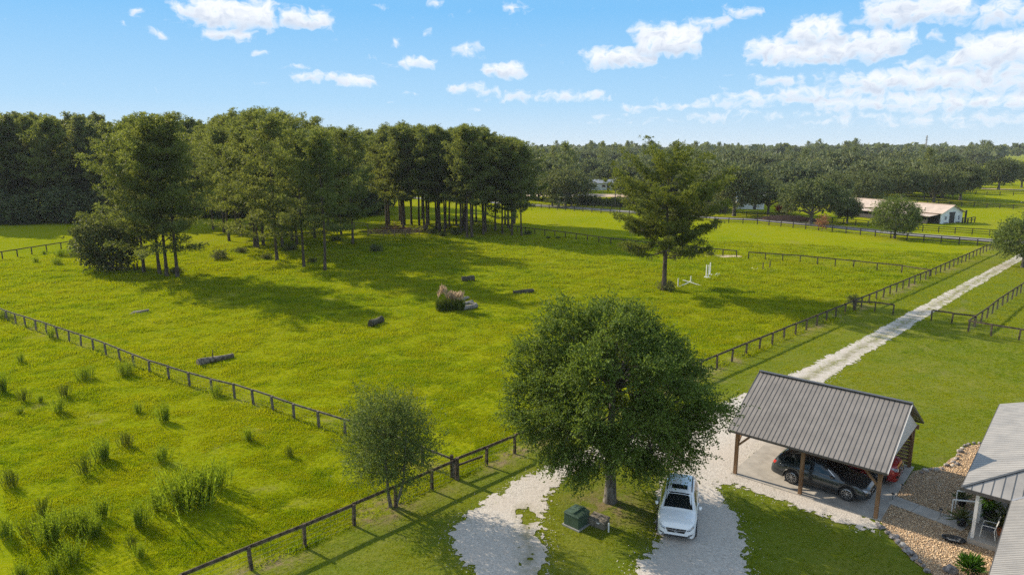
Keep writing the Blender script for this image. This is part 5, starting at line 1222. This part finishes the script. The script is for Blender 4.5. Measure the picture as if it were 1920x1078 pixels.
# horse jumps
def jump_standard(label, px, py, h=1.5, mat='rail_white', rz=0.0):
    x, y = G(px, py); t = thing('jump_standard', label, 'jump stand', (x, y, gz(x, y)), rz, 'horse jump stands')
    m = MB(); m.box((0, 0, h / 2), (.11, .11, h)); m.build('upright', M[mat], t)
    for a in ((.38, 0), (0, .38)):
        m = MB(); m.beam((-a[0], -a[1], .05), (a[0], a[1], .05), .1, .09); m.build('foot', M[mat], t)
    m = MB(); m.box((.08, 0, h * .55), (.06, .08, .06)); m.build('jump_cup', M['steel'], t)
def pole(label, a, b, za=.06, zb=.06, mat='rail_white', r_=.055):
    a = G(*a); b = G(*b); t = thing('jump_pole', label, 'jump pole', (a[0], a[1], gz(*a)), 0, 'horse jump poles')
    m = MB(); m.tube([(0, 0, za), (b[0] - a[0], b[1] - a[1], zb)], r_, 8); m.build('pole', M[mat], t)
jump_standard('white jump stand just right of the lone pine trunk', 1271, 541, 1.15)
jump_standard('short white jump stand behind the fallen pole', 1295, 530, .8)
for px, py, lab in ((1324, 521, 'left'), (1328, 521.5, 'middle'), (1331, 516, 'back')): jump_standard('tall white jump stand, %s one of the close trio' % lab, px, py, 1.75, rz=.4)
jump_standard('dark jump stand, left of the pair near the cross fence', 1430, 507, 1.2, 'fence_wood'); jump_standard('dark jump stand, right of the pair near the cross fence', 1443, 505, 1.25, 'fence_wood')
pole('white jump pole propped slantwise near the lone pine', (1280, 533), (1315, 538), .45, .06)
pole('white jump pole lying by the first stand', (1273, 540), (1290, 535.5), .06, .2)
pole('left of two short white poles lying side by side', (1339, 519), (1345, 514)); pole('right of two short white poles lying side by side', (1344, 519), (1349, 514.5))
pole('dark jump pole lying alone on the grass', (1317, 548), (1362, 547), mat='fence_wood'); pole('white pole left of the dark pair of stands', (1410, 503), (1416, 506.5)); pole('second white pole left of the dark pair of stands', (1412, 507), (1421, 504)); pole('white pole between the dark pair of stands', (1431, 507), (1440, 504.5)); pole('white pole right of the dark pair of stands', (1445, 509.5), (1457, 506))
x, y = G(1356, 481); m = MB(); m.add([(-3.2, -.9, .03), (-.5, -1.3, .03), (2.8, -.8, .03), (3.2, .6, .03), (.4, 1.2, .03), (-2.8, .8, .03)], [(0, 1, 2, 3, 4, 5)]); o = m.build('bare_patch', M['sand']); o.location = (x, y, gz(x, y) + .03); tag(o, 'pinkish bare soil patch behind the lone pine', kind='structure')

# garden edging stones, path lights, basin
EDGE = [(1646, 984), (1655, 990), (1664, 1000), (1672, 1008), (1683, 1018), (1692, 1024), (1700, 1034), (1708, 1040), (1716, 1046), (1724, 1054), (1732, 1062), (1738, 1072), (1650, 990), (1679, 1010), (1712, 1050),
        (1735, 884), (1745, 882), (1756, 883), (1766, 880), (1775, 874), (1788, 868), (1794, 862), (1797, 854), (1800, 848), (1804, 842), (1810, 837), (1817, 834), (1826, 832), (1836, 832), (1843, 835), (1786, 874), (1795, 872), (1728, 888)]
for k, (px, py) in enumerate(EDGE):
    x, y = G(px, py); rr = random.Random(k * 3 + 1); s = rr.uniform(.17, .32) * (1.35 if k in (4, 5, 13, 6) else 1)
    pale = k in (5, 15, 17, 24, 30)
    near = k < 15
    t = tag(MB().rock((0, 0, s * .22), (s * 1.3, s, s * .75), k + 5).build('edging_stone', M['rock_pale' if pale else 'rock_grey'], None, True), ('pale edging stone ' if pale else 'grey edging stone ') + ('along the lawn side of the pebble bed' if near else 'on the far rim of the pebble bed by the lawn'), 'stone', 'stones edging the pebble bed')
    t.location = (x, y, .02); t.rotation_euler = (0, 0, rr.uniform(0, 6.3))
for px, py, lab in ((1673, 938, 'small path light at the carport end of the walk'), (1763, 968, 'small path light beside the middle of the walk'), (1690, 921, 'small path light at the slab edge above the walk')):
    x, y = G(px, py); t = thing('path_light', lab, 'path light', (x, y, .03), 0, 'path lights along the walk')
    m = MB(); m.lathe([(.014, -.1), (.014, .30)], 6); m.build('stake', M['black_plastic'], t); m = MB(); m.lathe([(.035, .28), (.045, .34)], 8); m.build('lens', M['lamp_clear'], t); m = MB(); m.lathe([(.095, .34), (.06, .38), (.01, .41)], 10); m.build('cap', M['black_plastic'], t)
x, y = G(1788, 1014); t = thing('oval_basin', 'black oval tub set on the pebbles before the porch', 'tub', (x, y, .03), -.5); t.scale = (1.35, .85, 1)
m = MB(); m.lathe([(.30, 0), (.36, .12), (.33, .125), (.28, .03), (.01, .03)], 20); m.build('tub', M['black_plastic'], t, True)
rr = random.Random(4)
m = MB()
for k in range(7): m.rock((rr.uniform(-.2, .2), rr.uniform(-.2, .2), .07), (.09, .08, .06), 50 + k)
m.build('stones', M['rock_pale'], t)['kind'] = 'stuff'
# porch things
def chair(label, a, b, rz, cush):
    t = thing('porch_chair', label, 'chair', house_at(a, b, .26), HR + rz, 'porch chairs')
    for sx in (-.27, .27):
        m = MB(); m.tube([(.28, sx, 0), (.24, sx, .58), (-.25, sx, .60)], .02, 6); m.tube([(-.30, sx, 0), (-.22, sx, .42), (-.34, sx, .98)], .02, 6); m.build('side_frame', M['white_paint'], t)
    m = MB(); rounded(m, (0, 0, .36), (.52, .50, .10), .03); m.build('seat', M['cushion'], t)
    for k in range(5):
        m = MB(); m.box((-.27 - .012 * k, 0, .50 + k * .10), (.025, .50, .07)); m.build('back_slat', M[cush], t)
chair('porch chair with dark cushion and orange-brown arms', 1.15, .85, math.pi, 'cushion'); 
def pot(label, p, s, mat, leaf, seed, up=1.0):
    t = thing('potted_plant', label, 'plant', p, 0, 'potted plants'); m = MB(); m.lathe([(.16 * s, 0), (.22 * s, .34 * s), (.25 * s, .36 * s), (.25 * s, .42 * s), (.21 * s, .42 * s), (.20 * s, .36 * s), (.01, .36 * s)], 14); m.build('pot', M[mat], t, True)
    rg = np.random.default_rng(seed); n = 70; D = unit(rg.normal(0, .6, (n, 3)) + np.array([0, 0, .75])); B = np.tile([0, 0, .38 * s], (n, 1)) + D * rg.uniform(0, .18 * s, (n, 1))
    put('leaves', leaf_mesh('leaves', blades(B, D, rg.uniform(.3, .75, n) * s * up, .075 * s, rg), M[leaf]), t)
pot('potted plant with orange pot behind the porch chair', house_at(1.55, 1.35, .26), 1.0, 'terracotta', 'bush_leaf', 5)
pot('leafy plant on the porch near the second post', house_at(.95, 2.55, .26), 1.1, 'black_plastic', 'potted_leaf', 6)
pot('dark leafy plant beside the porch steps', house_at(.05, 1.5, .03), 1.0, 'black_plastic', 'bush_leaf', 8); pot('trailing plant at the foot of the porch handrail', house_at(-.25, 3.75, .03), .9, 'black_plastic', 'oak_leaf', 9); pot('bushy plant standing on the porch by the far post', house_at(1.7, 2.3, .26), 1.3, 'black_plastic', 'grey_leaf', 10, 1.2)
t = thing('hanging_basket', 'green hanging basket under the porch eave', 'plant', house_at(.95, .95, 2.05)); m = MB(); m.lathe([(.03, -.2), (.16, -.08), (.19, .02), (.17, .02), (.01, 0)], 12); m.build('basket', M['brown_soil'], t)
m = MB(); m.tube([(0, 0, .02), (0, 0, .42)], .006, 4); m.build('hanger', M['steel'], t)
rg = np.random.default_rng(21); D = unit(rg.normal(0, .7, (90, 3)) + np.array([0, 0, -.15])); put('leaves', leaf_mesh('leaves', blades(D * .1, D, rg.uniform(.2, .5, 90), .05, rg), M['potted_leaf']), t)
x, y = G(1818, 1072); rg = np.random.default_rng(31); n = 420; D = unit(rg.normal(0, .6, (n, 3)) + np.array([0, 0, .8]))
t = thing('garden_shrub', 'fresh green spiky shrub by the house roof at the bottom edge', 'bush', (x, y, .03)); B = D * rg.uniform(0, .35, (n, 1)) + np.array([0, 0, .1]); put('leaves', leaf_mesh('leaves', blades(B, D, rg.uniform(.25, .6, n), .07, rg), M['potted_leaf']), t)
x, y = G(1782, 1074); t = tag(MB().rock((0, 0, .15), (.55, .4, .4), 99).build('boulder', M['rock_grey'], None, True), 'grey boulder next to the spiky shrub at the bottom edge', 'stone'); t.location = (x, y, .02)

# ------------------------------------------------------------------ barn and other far buildings
A = Vector((99.6, 158.5, 0)); B = Vector((106.8, 162.0, 0)); e = (B - A).normalized(); bl = Vector((-e.y, e.x, 0))
BW = (B - A).length; BLn = 27.0; br_ = math.atan2(e.y, e.x)
bn = thing('barn', 'long white barn with tan metal roof and lean-to beyond the road', 'barn', tuple(A), br_)
m = MB(); m.add([(0, 0, 0), (BW, 0, 0), (BW, 0, 2.5), (BW / 2, 0, 4.1), (0, 0, 2.5), (0, .2, 0), (BW, .2, 0), (BW, .2, 2.5), (BW / 2, .2, 4.1), (0, .2, 2.5)], [(0, 1, 2, 3, 4), (9, 8, 7, 6, 5), (0, 5, 6, 1), (1, 6, 7, 2), (2, 7, 8, 3), (3, 8, 9, 4), (4, 9, 5, 0)]); m.build('gable_wall', M['barn_white'], bn)
m = MB(); m.box((BW - .1, BLn / 2, 1.25), (.2, BLn - .5, 2.5)); m.build('wall', M['barn_white'], bn)
m = MB(); m.box((.1, BLn / 2, 1.25), (.2, BLn - .5, 2.5)); m.build('wall', M['barn_dark'], bn)
m = MB(); m.box((BW / 2, BLn, 1.25), (BW - .5, .2, 2.5)); m.build('wall', M['barn_white'], bn)
rf = put('roof', None, bn); ps = 1.6 / (BW / 2); nn = Vector((-ps, 0, 1)).normalized()
for sgn in (-1, 1):
    xe = BW / 2 + sgn * (BW / 2 + .5); ze = 2.5 - .5 * ps
    for k in range(14):
        y0 = -.5 + k * (BLn + 1) / 14; y1 = y0 + (BLn + 1) / 14 - .012
        m = MB(); pts = [(xe, y0, ze + .12), (BW / 2, y0, 4.22), (BW / 2, y1, 4.22), (xe, y1, ze + .12)]
        m.plate(pts if sgn > 0 else pts[::-1], (sgn * ps, 0, 1), .06) if False else m.plate(pts[::-1] if sgn > 0 else pts, Vector((sgn * ps, 0, 1)).normalized(), .06); m.build('roof_sheet', M['tan_roof'], rf)
m = MB(); m.beam((BW / 2, -.52, 4.26), (BW / 2, BLn + .52, 4.26), .35, .06); m.build('ridge_cap', M['tan_roof'], rf)
lt = put('lean_to', None, bn)
for k in range(9):
    m = MB(); m.box((-3.2, 1.2 + k * 3.0, .95), (.18, .18, 1.9)); m.build('post', M['barn_dark'], lt)
for k in range(13):
    y0 = .4 + k * 2.0; m = MB(); m.plate([(-.02, y0, 2.22), (-3.7, y0, 1.85), (-3.7, y0 + 1.99, 1.85), (-.02, y0 + 1.99, 2.22)][::-1], (-.1, 0, 1), .06); m.build('roof_sheet', M['tan_roof'], lt)
m = MB(); m.box((-3.25, 13, .55), (.05, 24, .9)); m.build('stall_boards', M['barn_dark'], lt)
def barn_door(xc, flip):
    d = put('barn_door', None, bn); m = MB(); m.box((xc, -.06, 1.0), (1.5, .06, 2.0)); m.build('door_leaf', M['barn_white'], d)
    m = MB(); m.box((xc - .28 * flip, -.10, 1.25), (.62, .03, .95)); m.build('window_hole', M['blue_paint'], d)
    for k in range(10):
        a0, a1 = 2 * math.pi * k / 10, 2 * math.pi * (k + .9) / 10
        m = MB(); m.beam((xc + .62 * math.cos(a0), -.105, 1.1 + .62 * math.sin(a0)), (xc + .62 * math.cos(a1), -.105, 1.1 + .62 * math.sin(a1)), .03, .1); m.build('trim', M['white_paint'], d)
    m = MB(); m.beam((xc - .45, -.115, .66), (xc + .45, -.115, 1.54), .03, .09); m.build('trim', M['white_paint'], d); m = MB(); m.box((xc, -.105, .14), (1.5, .03, .22)); m.build('kick_board', M['blue_paint'], d)
barn_door(1.9, 1); barn_door(BW - 1.7, -1)
m = MB(); m.box((BW / 2 + .05, -.03, 1.15), (1.9, .08, 2.3)); m.build('doorway', M['barn_dark'], bn)
m = MB(); m.box((BW / 2 + .05, -.02, 2.45), (2.3, .1, .3)); m.build('lintel', M['barn_dark'], bn)
x, y = G(1809, 418); o = thing('yard_post', 'tall dark pole in the yard fence right of the barn', 'post', (x, y, 0)); m = MB(); m.box((0, 0, 1.4), (.3, .3, 3.2)); m.build('post', M['black_wood'], o)

def shed(name, label, px, py, w, d, h, wall, roofm, rz=0.0, rows=1):
    x, y = G(px, py); t = thing(name, label, 'building', (x, y, 0), rz); ph = w * .0 + d * .22
    m = MB(); m.box((0, 0, h / 2), (w, d, h)); m.build('wall', M[wall], t)
    for s in (-1, 1):
        m = MB(); pts = [(-w / 2 - .4, s * (d / 2 + .4), h - .1), (w / 2 + .4, s * (d / 2 + .4), h - .1), (w / 2 + .4, 0, h + ph), (-w / 2 - .4, 0, h + ph)]
        m.plate(pts if s < 0 else pts[::-1], Vector((0, s * .44, 1)).normalized(), .08); m.build('roof', M[roofm], t)
    for s in (-1, 1):
        m = MB(); m.add([(s * w / 2, -d / 2, h), (s * w / 2, d / 2, h), (s * w / 2, 0, h + ph - .1)], [(0, 1, 2)]); m.build('gable', M[wall], t)
    for k in range(3):
        m = MB(); m.box((-w / 3 + k * w / 3, -d / 2 - .03, h * .58), (w * .16, .06, h * .36)); wn = m.build('window', M['white_paint'], t); m = MB(); m.box((-w / 3 + k * w / 3, -d / 2 - .07, h * .58), (w * .13, .04, h * .30)); m.build('pane', M['glass'], wn)
    m = MB(); m.box((w * .17, -d / 2 - .03, h * .42), (w * .09, .06, h * .84)); m.build('door', M['barn_dark'], t)
shed('farm_building', 'white farm building half hidden by oaks left of the barn', 1405, 391, 7.5, 5, 3.6, 'barn_white', 'white_paint', -.25)
shed('far_shed', 'small pale building far behind the utility pole', 1130, 356, 11, 6, 3.0, 'barn_white', 'steel', 0)
x, y = G(1466, 400); plant(LOW, 'red_bush', 'red-leaved bush under the oaks by the road', 'bush', x, y, 1.0); RB = broadleaf(411, 2.6, .3, 1.5, 1.3, 1.3, 40, 8, 6, .3, .2, 'red_leaf', r0=.05, inner=.2, clump_r=.35, twig=.4, limbs=5, low=-.9)
for o in [o for o in bpy.data.objects if o.name.startswith('red_bush')]:
    for ch in list(o.children): ch.data = RB.get(ch.name.split('.')[0], ch.data)
DRY = broadleaf(412, 2.6, .8, .9, 1.1, 1.7, 24, 6, 5, .26, .14, 'dry_leaf', r0=.05, inner=.2, clump_r=.3, twig=.4, limbs=5, low=-.9)
x, y = G(1541, 433); plant(DRY, 'dead_sapling', 'small rust-brown dead sapling on the road verge', 'tree', x, y, 1.15)
x, y = G(1478, 413); m = MB()
vs = []; rr = random.Random(5); n = 22
for j in range(6):
    for i in range(n):
        a = 2 * math.pi * i / n; r_ = (1 - j / 5.5) * rr.uniform(.88, 1.1); vs.append((9 * r_ * math.cos(a), 3.0 * r_ * math.sin(a), 1.25 * math.sin(j / 5 * 1.57) + rr.uniform(-.05, .1) - .1))
m.add(vs, [(j * n + i, j * n + (i + 1) % n, (j + 1) * n + (i + 1) % n, (j + 1) * n + i) for j in range(5) for i in range(n)] + [tuple(5 * n + i for i in range(n))])
o = m.build('soil_mound', M['brown_soil'], None, True); o.location = (x, y, 0); o.rotation_euler = (0, 0, -.5); tag(o, 'long brown soil mound under the spreading oak by the road', kind='structure')
# palmettos beside the road
def palm(seed, trunk, fr=13, L=1.5):
    rg = np.random.default_rng(seed); tr = MB(); tr.tube([(0, 0, -.2), (.05, 0, trunk * .5), (.02, .04, trunk)], [.24, .19, .2], 8); V_ = []
    for k in range(fr):
        a = k * 2.4; e_ = rg.uniform(-.35, 1.2); st = np.array([0, 0, trunk]); dr = np.array([np.cos(a) * np.cos(e_), np.sin(a) * np.cos(e_), np.sin(e_)]); c_ = st + dr * L * .55
        s_ = np.cross(dr, [0, 0, 1.0]); s_ = s_ / (np.linalg.norm(s_) + 1e-6); u_ = np.cross(s_, dr)
        for q in np.linspace(-1.3, 1.3, 13):
            d = unit(dr * np.cos(q) + s_ * np.sin(q) + u_ * rg.normal(0, .12) + np.array([0, 0, -.12])); V_.append(blades(c_[None], d[None], L * .75, .13, rg))
        V_.append(blades(st[None], dr[None], L * .6, .05, rg))
    return dict(trunk=tr.mesh('trunk', M['bark_oak'], True), fronds=leaf_mesh('fronds', np.concatenate(V_), M['palm_leaf']))
PALM = [palm(1, 3.0), palm(2, 1.2), palm(3, 4.0)]
for k, (bx, by, v, s, lab) in enumerate(((1102, 373, 2, 1.15, 'tallest cabbage palm at the right of the palmetto group'), (1082, 380, 0, 1.1, 'cabbage palm left of the tallest one'), (1060, 386, 0, 1.2, 'cabbage palm in the middle of the palmetto group'), (1048, 390, 1, 1.7, 'low palmetto at the front of the group by the road'), (1036, 388, 1, 1.6, 'low palmetto at the left of the group by the road'), (1072, 388, 1, 1.3, 'low palmetto under the cabbage palms'), (1050, 378, 2, 1.0, 'cabbage palm at the back of the group'), (1090, 384, 1, 1.1, 'small palmetto at the right foot of the group'))):
    x, y = G(bx, by); plant(PALM[v], 'palm_tree', lab, 'palm', x, y, s, k * .9, 'palmettos by the road')
# hedges beyond the road
for k in range(22):
    bx = 1060 + k * 14; by = np.interp(bx, [1040, 1340], [381, 399]) - rnd.random() * 2; x, y = G(bx, by); plant(LOW, 'hedge_bush', 'low dark hedge bush on the far side of the road', 'bush', x, y, rnd.uniform(1.5, 2.1), rnd.uniform(0, 6.3), 'hedge beyond the road')
# utility poles and lines
def upole(label, x, y, h):
    t = thing('utility_pole', label, 'utility pole', (x, y, 0), R(-40), 'utility poles along the road'); m = MB(); m.tube([(0, 0, -.3), (0, 0, h)], [.16, .11], 8); m.build('pole', M['grey_wood'], t)
    m = MB(); m.box((0, 0, h - .7), (1.9, .1, .12)); m.build('crossarm', M['grey_wood'], t)
    for xx in (-.85, 0, .85): m = MB(); m.lathe([(.05, h - .64), (.06, h - .55), (.03, h - .48)], 8, c=(xx, 0, 0)); m.build('insulator', M['steel'], t)
p0 = G(1153, 389); upole('utility pole beside the road, left of the lone pine', p0[0], p0[1], 8.0)
p1_ = (p0[0] + 86, p0[1] - 60); p2_ = (p0[0] - 70, p0[1] + 44)
p1_ = G(1960, 462); upole('utility pole beyond the right edge by the road', p1_[0], p1_[1] + 6, 8.0)
for k, off in enumerate((-.8, 0, .8)):
    a = Vector((p0[0] + off * .77, p0[1] - off * .64, 7.5)); b = Vector((p1_[0] + off * .77, p1_[1] + 6 - off * .64, 7.5)); m = MB(); pts = [a + (b - a) * s - Vector((0, 0, 6.0 * s * (1 - s) * .55)) for s in np.linspace(0, 1, 13)]
    m.tube(pts, .02, 4); o = m.build('power_line', M['black_plastic']); tag(o, ('nearest', 'middle', 'farthest')[k] + ' power line strung along the road', 'power line', 'power lines')
x, y = 700 * (1720 - 960) / 1280, 700
tw_ = thing('lattice_mast', 'thin lattice mast rising above the far wood', 'mast', (x, y, 0)); m = MB()
for sx, sy in ((-1, -1), (1, -1), (1, 1), (-1, 1)): m.beam((sx * 1.0, sy * 1.0, 0), (sx * .25, sy * .25, 29), .25, .25)
m.build('legs', M['steel'], tw_)['kind'] = 'stuff'
for k, z in enumerate((24.5, 27)): m = MB(); m.box((0, 0, z), (3.4, .3, .3)); m.build('crossarm', M['steel'], tw_)

# ------------------------------------------------------------------ loose pebbles and grass tufts (nobody could count them)
def pebble_stuff(n=9000):
    rg = np.random.default_rng(12); xs = rg.uniform(16, 32, n * 4); ys = rg.uniform(18, 40, n * 4); ok = sdist(xs, ys, BED) > .1; xs, ys = xs[ok][:n], ys[ok][:n]
    a = [HE + U * u_ + V * v_ for u_, v_ in ((.45, .0), (12, 0), (12, 14), (.45, 14))]; inh = sdist(xs, ys, [(p.x, p.y) for p in a]) > 0; xs, ys = xs[~inh], ys[~inh]; n = len(xs)
    oc = np.array([(1, 0, 0), (0, 1, 0), (-1, 0, 0), (0, -1, 0), (0, 0, .62), (0, 0, -.62)]); fc = np.array([(0, 1, 4), (1, 2, 4), (2, 3, 4), (3, 0, 4), (1, 0, 5), (2, 1, 5), (3, 2, 5), (0, 3, 5)])
    s = rg.uniform(.022, .048, n); th = rg.uniform(0, 6.3, n); v = oc[None] * s[:, None, None] * rg.uniform(.75, 1.25, (n, 6, 3)); c_, s__ = np.cos(th)[:, None], np.sin(th)[:, None]
    v = np.stack([v[..., 0] * c_ - v[..., 1] * s__, v[..., 0] * s__ + v[..., 1] * c_, v[..., 2]], -1) + np.stack([xs, ys, np.full(n, .045)], 1)[:, None]
    return np_mesh('loose_pebbles', v.reshape(-1, 3), (fc[None] + 6 * np.arange(n)[:, None, None]).reshape(-1, 3), M['pebble_stone'])
tag(put('loose_pebbles', pebble_stuff()), 'loose tan river pebbles covering the garden bed', 'pebbles', kind='stuff')

def edge_stones(n=15000):
    """loose shell pieces strewn over the grass along the drive"""
    rg = np.random.default_rng(15); xs = rg.uniform(-4, 26, n * 5); ys = rg.uniform(18, 52, n * 5); d = np.minimum(sdist(xs, ys, GRAVEL), -sdist(xs, ys, ISLAND)); ok = (d < .55) & (d > -1.2) & (rg.random(len(d)) < np.exp(-np.abs(d + .02) * 4.2)) & (sdist(xs, ys, BED) < 0) & (sdist(xs, ys, CARPORT_POLY) < -.05); xs, ys = xs[ok][:n], ys[ok][:n]; n = len(xs)
    oc = np.array([(1, 0, 0), (-.5, .87, 0), (-.5, -.87, 0), (0, 0, .6)]); fc = np.array([(0, 1, 3), (1, 2, 3), (2, 0, 3)]); s = rg.uniform(.014, .038, n)
    v = oc[None] * s[:, None, None] * rg.uniform(.6, 1.4, (n, 4, 3)); th = rg.uniform(0, 6.3, n); c_, s__ = np.cos(th)[:, None], np.sin(th)[:, None]
    v = np.stack([v[..., 0] * c_ - v[..., 1] * s__, v[..., 0] * s__ + v[..., 1] * c_, v[..., 2]], -1) + np.stack([xs, ys, np.full(n, .024)], 1)[:, None]
    return np_mesh('loose_shell', v.reshape(-1, 3), (fc[None] + 4 * np.arange(n)[:, None, None]).reshape(-1, 3), M['shell_bit'])
M['shell_bit'] = foliage('shell_bit', (.34, .31, .28), (.70, .66, .60), 0.0, vary=.25, rough=.9)
tag(put('loose_shell', edge_stones()), 'loose white shell pieces strewn along the edges of the drive', 'gravel', kind='stuff')

def tuft(seed, n, spread, h, w):
    rg = np.random.default_rng(seed); B = np.stack([rg.normal(0, spread, n), rg.normal(0, spread, n), np.full(n, -.01)], 1); D = unit(np.stack([rg.normal(0, .55, n), rg.normal(0, .55, n), np.ones(n)], 1)); S = unit(np.cross(D, unit(rg.normal(size=D.shape)))) * w / 2
    T_ = B + D * (h * rg.uniform(.5, 1.1, n))[:, None]
    return tri_mesh('tuft', np.stack([B - S, B + S, T_], 1).reshape(-1, 3), M['grass_blade'])
tcol = bpy.data.collections.new('tufts')
for k in range(4):
    o = bpy.data.objects.new('grass_tuft', tuft(60 + k, 16, .10, .15, .035)); tcol.objects.link(o)
def grass_points():
    rg = np.random.default_rng(8); n = 520000
    r_ = 20 * (135 / 20) ** (rg.random(n) ** .85); th = rg.uniform(-.68, .68, n); x_ = r_ * np.sin(th); y_ = r_ * np.cos(th)
    keep = (np.abs(x_) < y_ * .80 + 1) & (y_ > 17); x_, y_ = x_[keep], y_[keep]
    lw = sdist(x_, y_, LAWN); gv = gravel_val(x_, y_)
    strip = np.clip(1 - ldist(x_, y_, DRIVE_MID) / .75, 0, 1) * np.clip((d0_ := np.hypot(x_, y_)) / 15 - 2.8, 0, 1) * np.clip(fbm(x_ / 2.2 + 3, y_ / 2.2, 3) * 4 - 1.5, 0, 1)
    ok = ((gv < rg.random(len(x_)) ** 3 * .6 + .02) | (rg.random(len(x_)) < strip * .8)) & (sdist(x_, y_, BED) < 0) & (sdist(x_, y_, CARPORT_POLY) < .35) & (ldist(x_, y_, ROAD) > 2.5)
    d = np.hypot(x_, y_); clump = fbm(x_ / 1.5, y_ / 1.5, 3); ok &= rg.random(len(x_)) < np.clip((clump - .15) * 2.2, .45, 1) * np.where(lw > 0, .8, 1) * (1 - .93 * np.clip(dirt_at(x_, y_) * 1.4, 0, 1))
    x_, y_, lw, d, clump = x_[ok], y_[ok], lw[ok], d[ok], clump[ok]
    a = np.clip(d / 45, .75, 2.2); sc = np.where(lw > 0, .42, .50 + 1.5 * np.clip(clump - .36, 0, .5)) * a * rg.uniform(.6, 1.3, len(x_))
    fd = np.minimum(ldist(x_, y_, FENCE_LONG), ldist(x_, y_, FENCE_DIAG)); sc = sc * (1 + .9 * np.clip(1 - fd / .4, 0, 1))
    z_ = ground_h(x_, y_)
    return np.stack([x_, y_, z_], 1), sc
gpts, gsc = grass_points()
pm = bpy.data.meshes.new('grass'); pm.vertices.add(len(gpts)); pm.vertices.foreach_set('co', gpts.astype(np.float32).ravel())
at = pm.attributes.new('tuft_scale', 'FLOAT', 'POINT'); at.data.foreach_set('value', gsc.astype(np.float32)); pm.update()
grass = tag(put('grass', pm), 'short pasture grass tufts over the paddocks and lawns', 'grass', kind='stuff')
gn = bpy.data.node_groups.new('grass_tufts', 'GeometryNodeTree'); gn.interface.new_socket('Geometry', in_out='INPUT', socket_type='NodeSocketGeometry'); gn.interface.new_socket('Geometry', in_out='OUTPUT', socket_type='NodeSocketGeometry')
N = NT(gn); gi = N.n('NodeGroupInput'); go = N.n('NodeGroupOutput'); ci = N.n('GeometryNodeCollectionInfo'); ci.inputs['Collection'].default_value = tcol; ci.inputs['Separate Children'].default_value = True; ci.inputs['Reset Children'].default_value = True
ip = N.n('GeometryNodeInstanceOnPoints'); ip.inputs['Pick Instance'].default_value = True; rv = N.n('FunctionNodeRandomValue', data_type='FLOAT_VECTOR'); rv.inputs['Max'].default_value = (.25, .25, 6.28)
na = N.n('GeometryNodeInputNamedAttribute', data_type='FLOAT'); na.inputs['Name'].default_value = 'tuft_scale'
gn.links.new(gi.outputs[0], ip.inputs['Points']); gn.links.new(ci.outputs[0], ip.inputs['Instance']); gn.links.new(rv.outputs[0], ip.inputs['Rotation']); gn.links.new(na.outputs[0], ip.inputs['Scale']); gn.links.new(ip.outputs[0], go.inputs[0])
md = grass.modifiers.new('tufts', 'NODES'); md.node_group = gn

# ------------------------------------------------------------------ air
m, n, b, o = material('haze'); t = m.node_tree; t.nodes.remove(b)
pv = n.n('ShaderNodeVolumePrincipled'); pv.inputs['Color'].default_value = (.86, .92, 1.0, 1); pv.inputs['Density'].default_value = 0.0001; pv.inputs['Anisotropy'].default_value = 0.0
t.links.new(pv.outputs[0], o.inputs['Volume'])
hz = MB().box((0, 3500, 16.0), (16000, 9400, 34.0)).build('haze', m); tag(hz, 'thin summer haze hanging over the whole scene', kind='stuff')
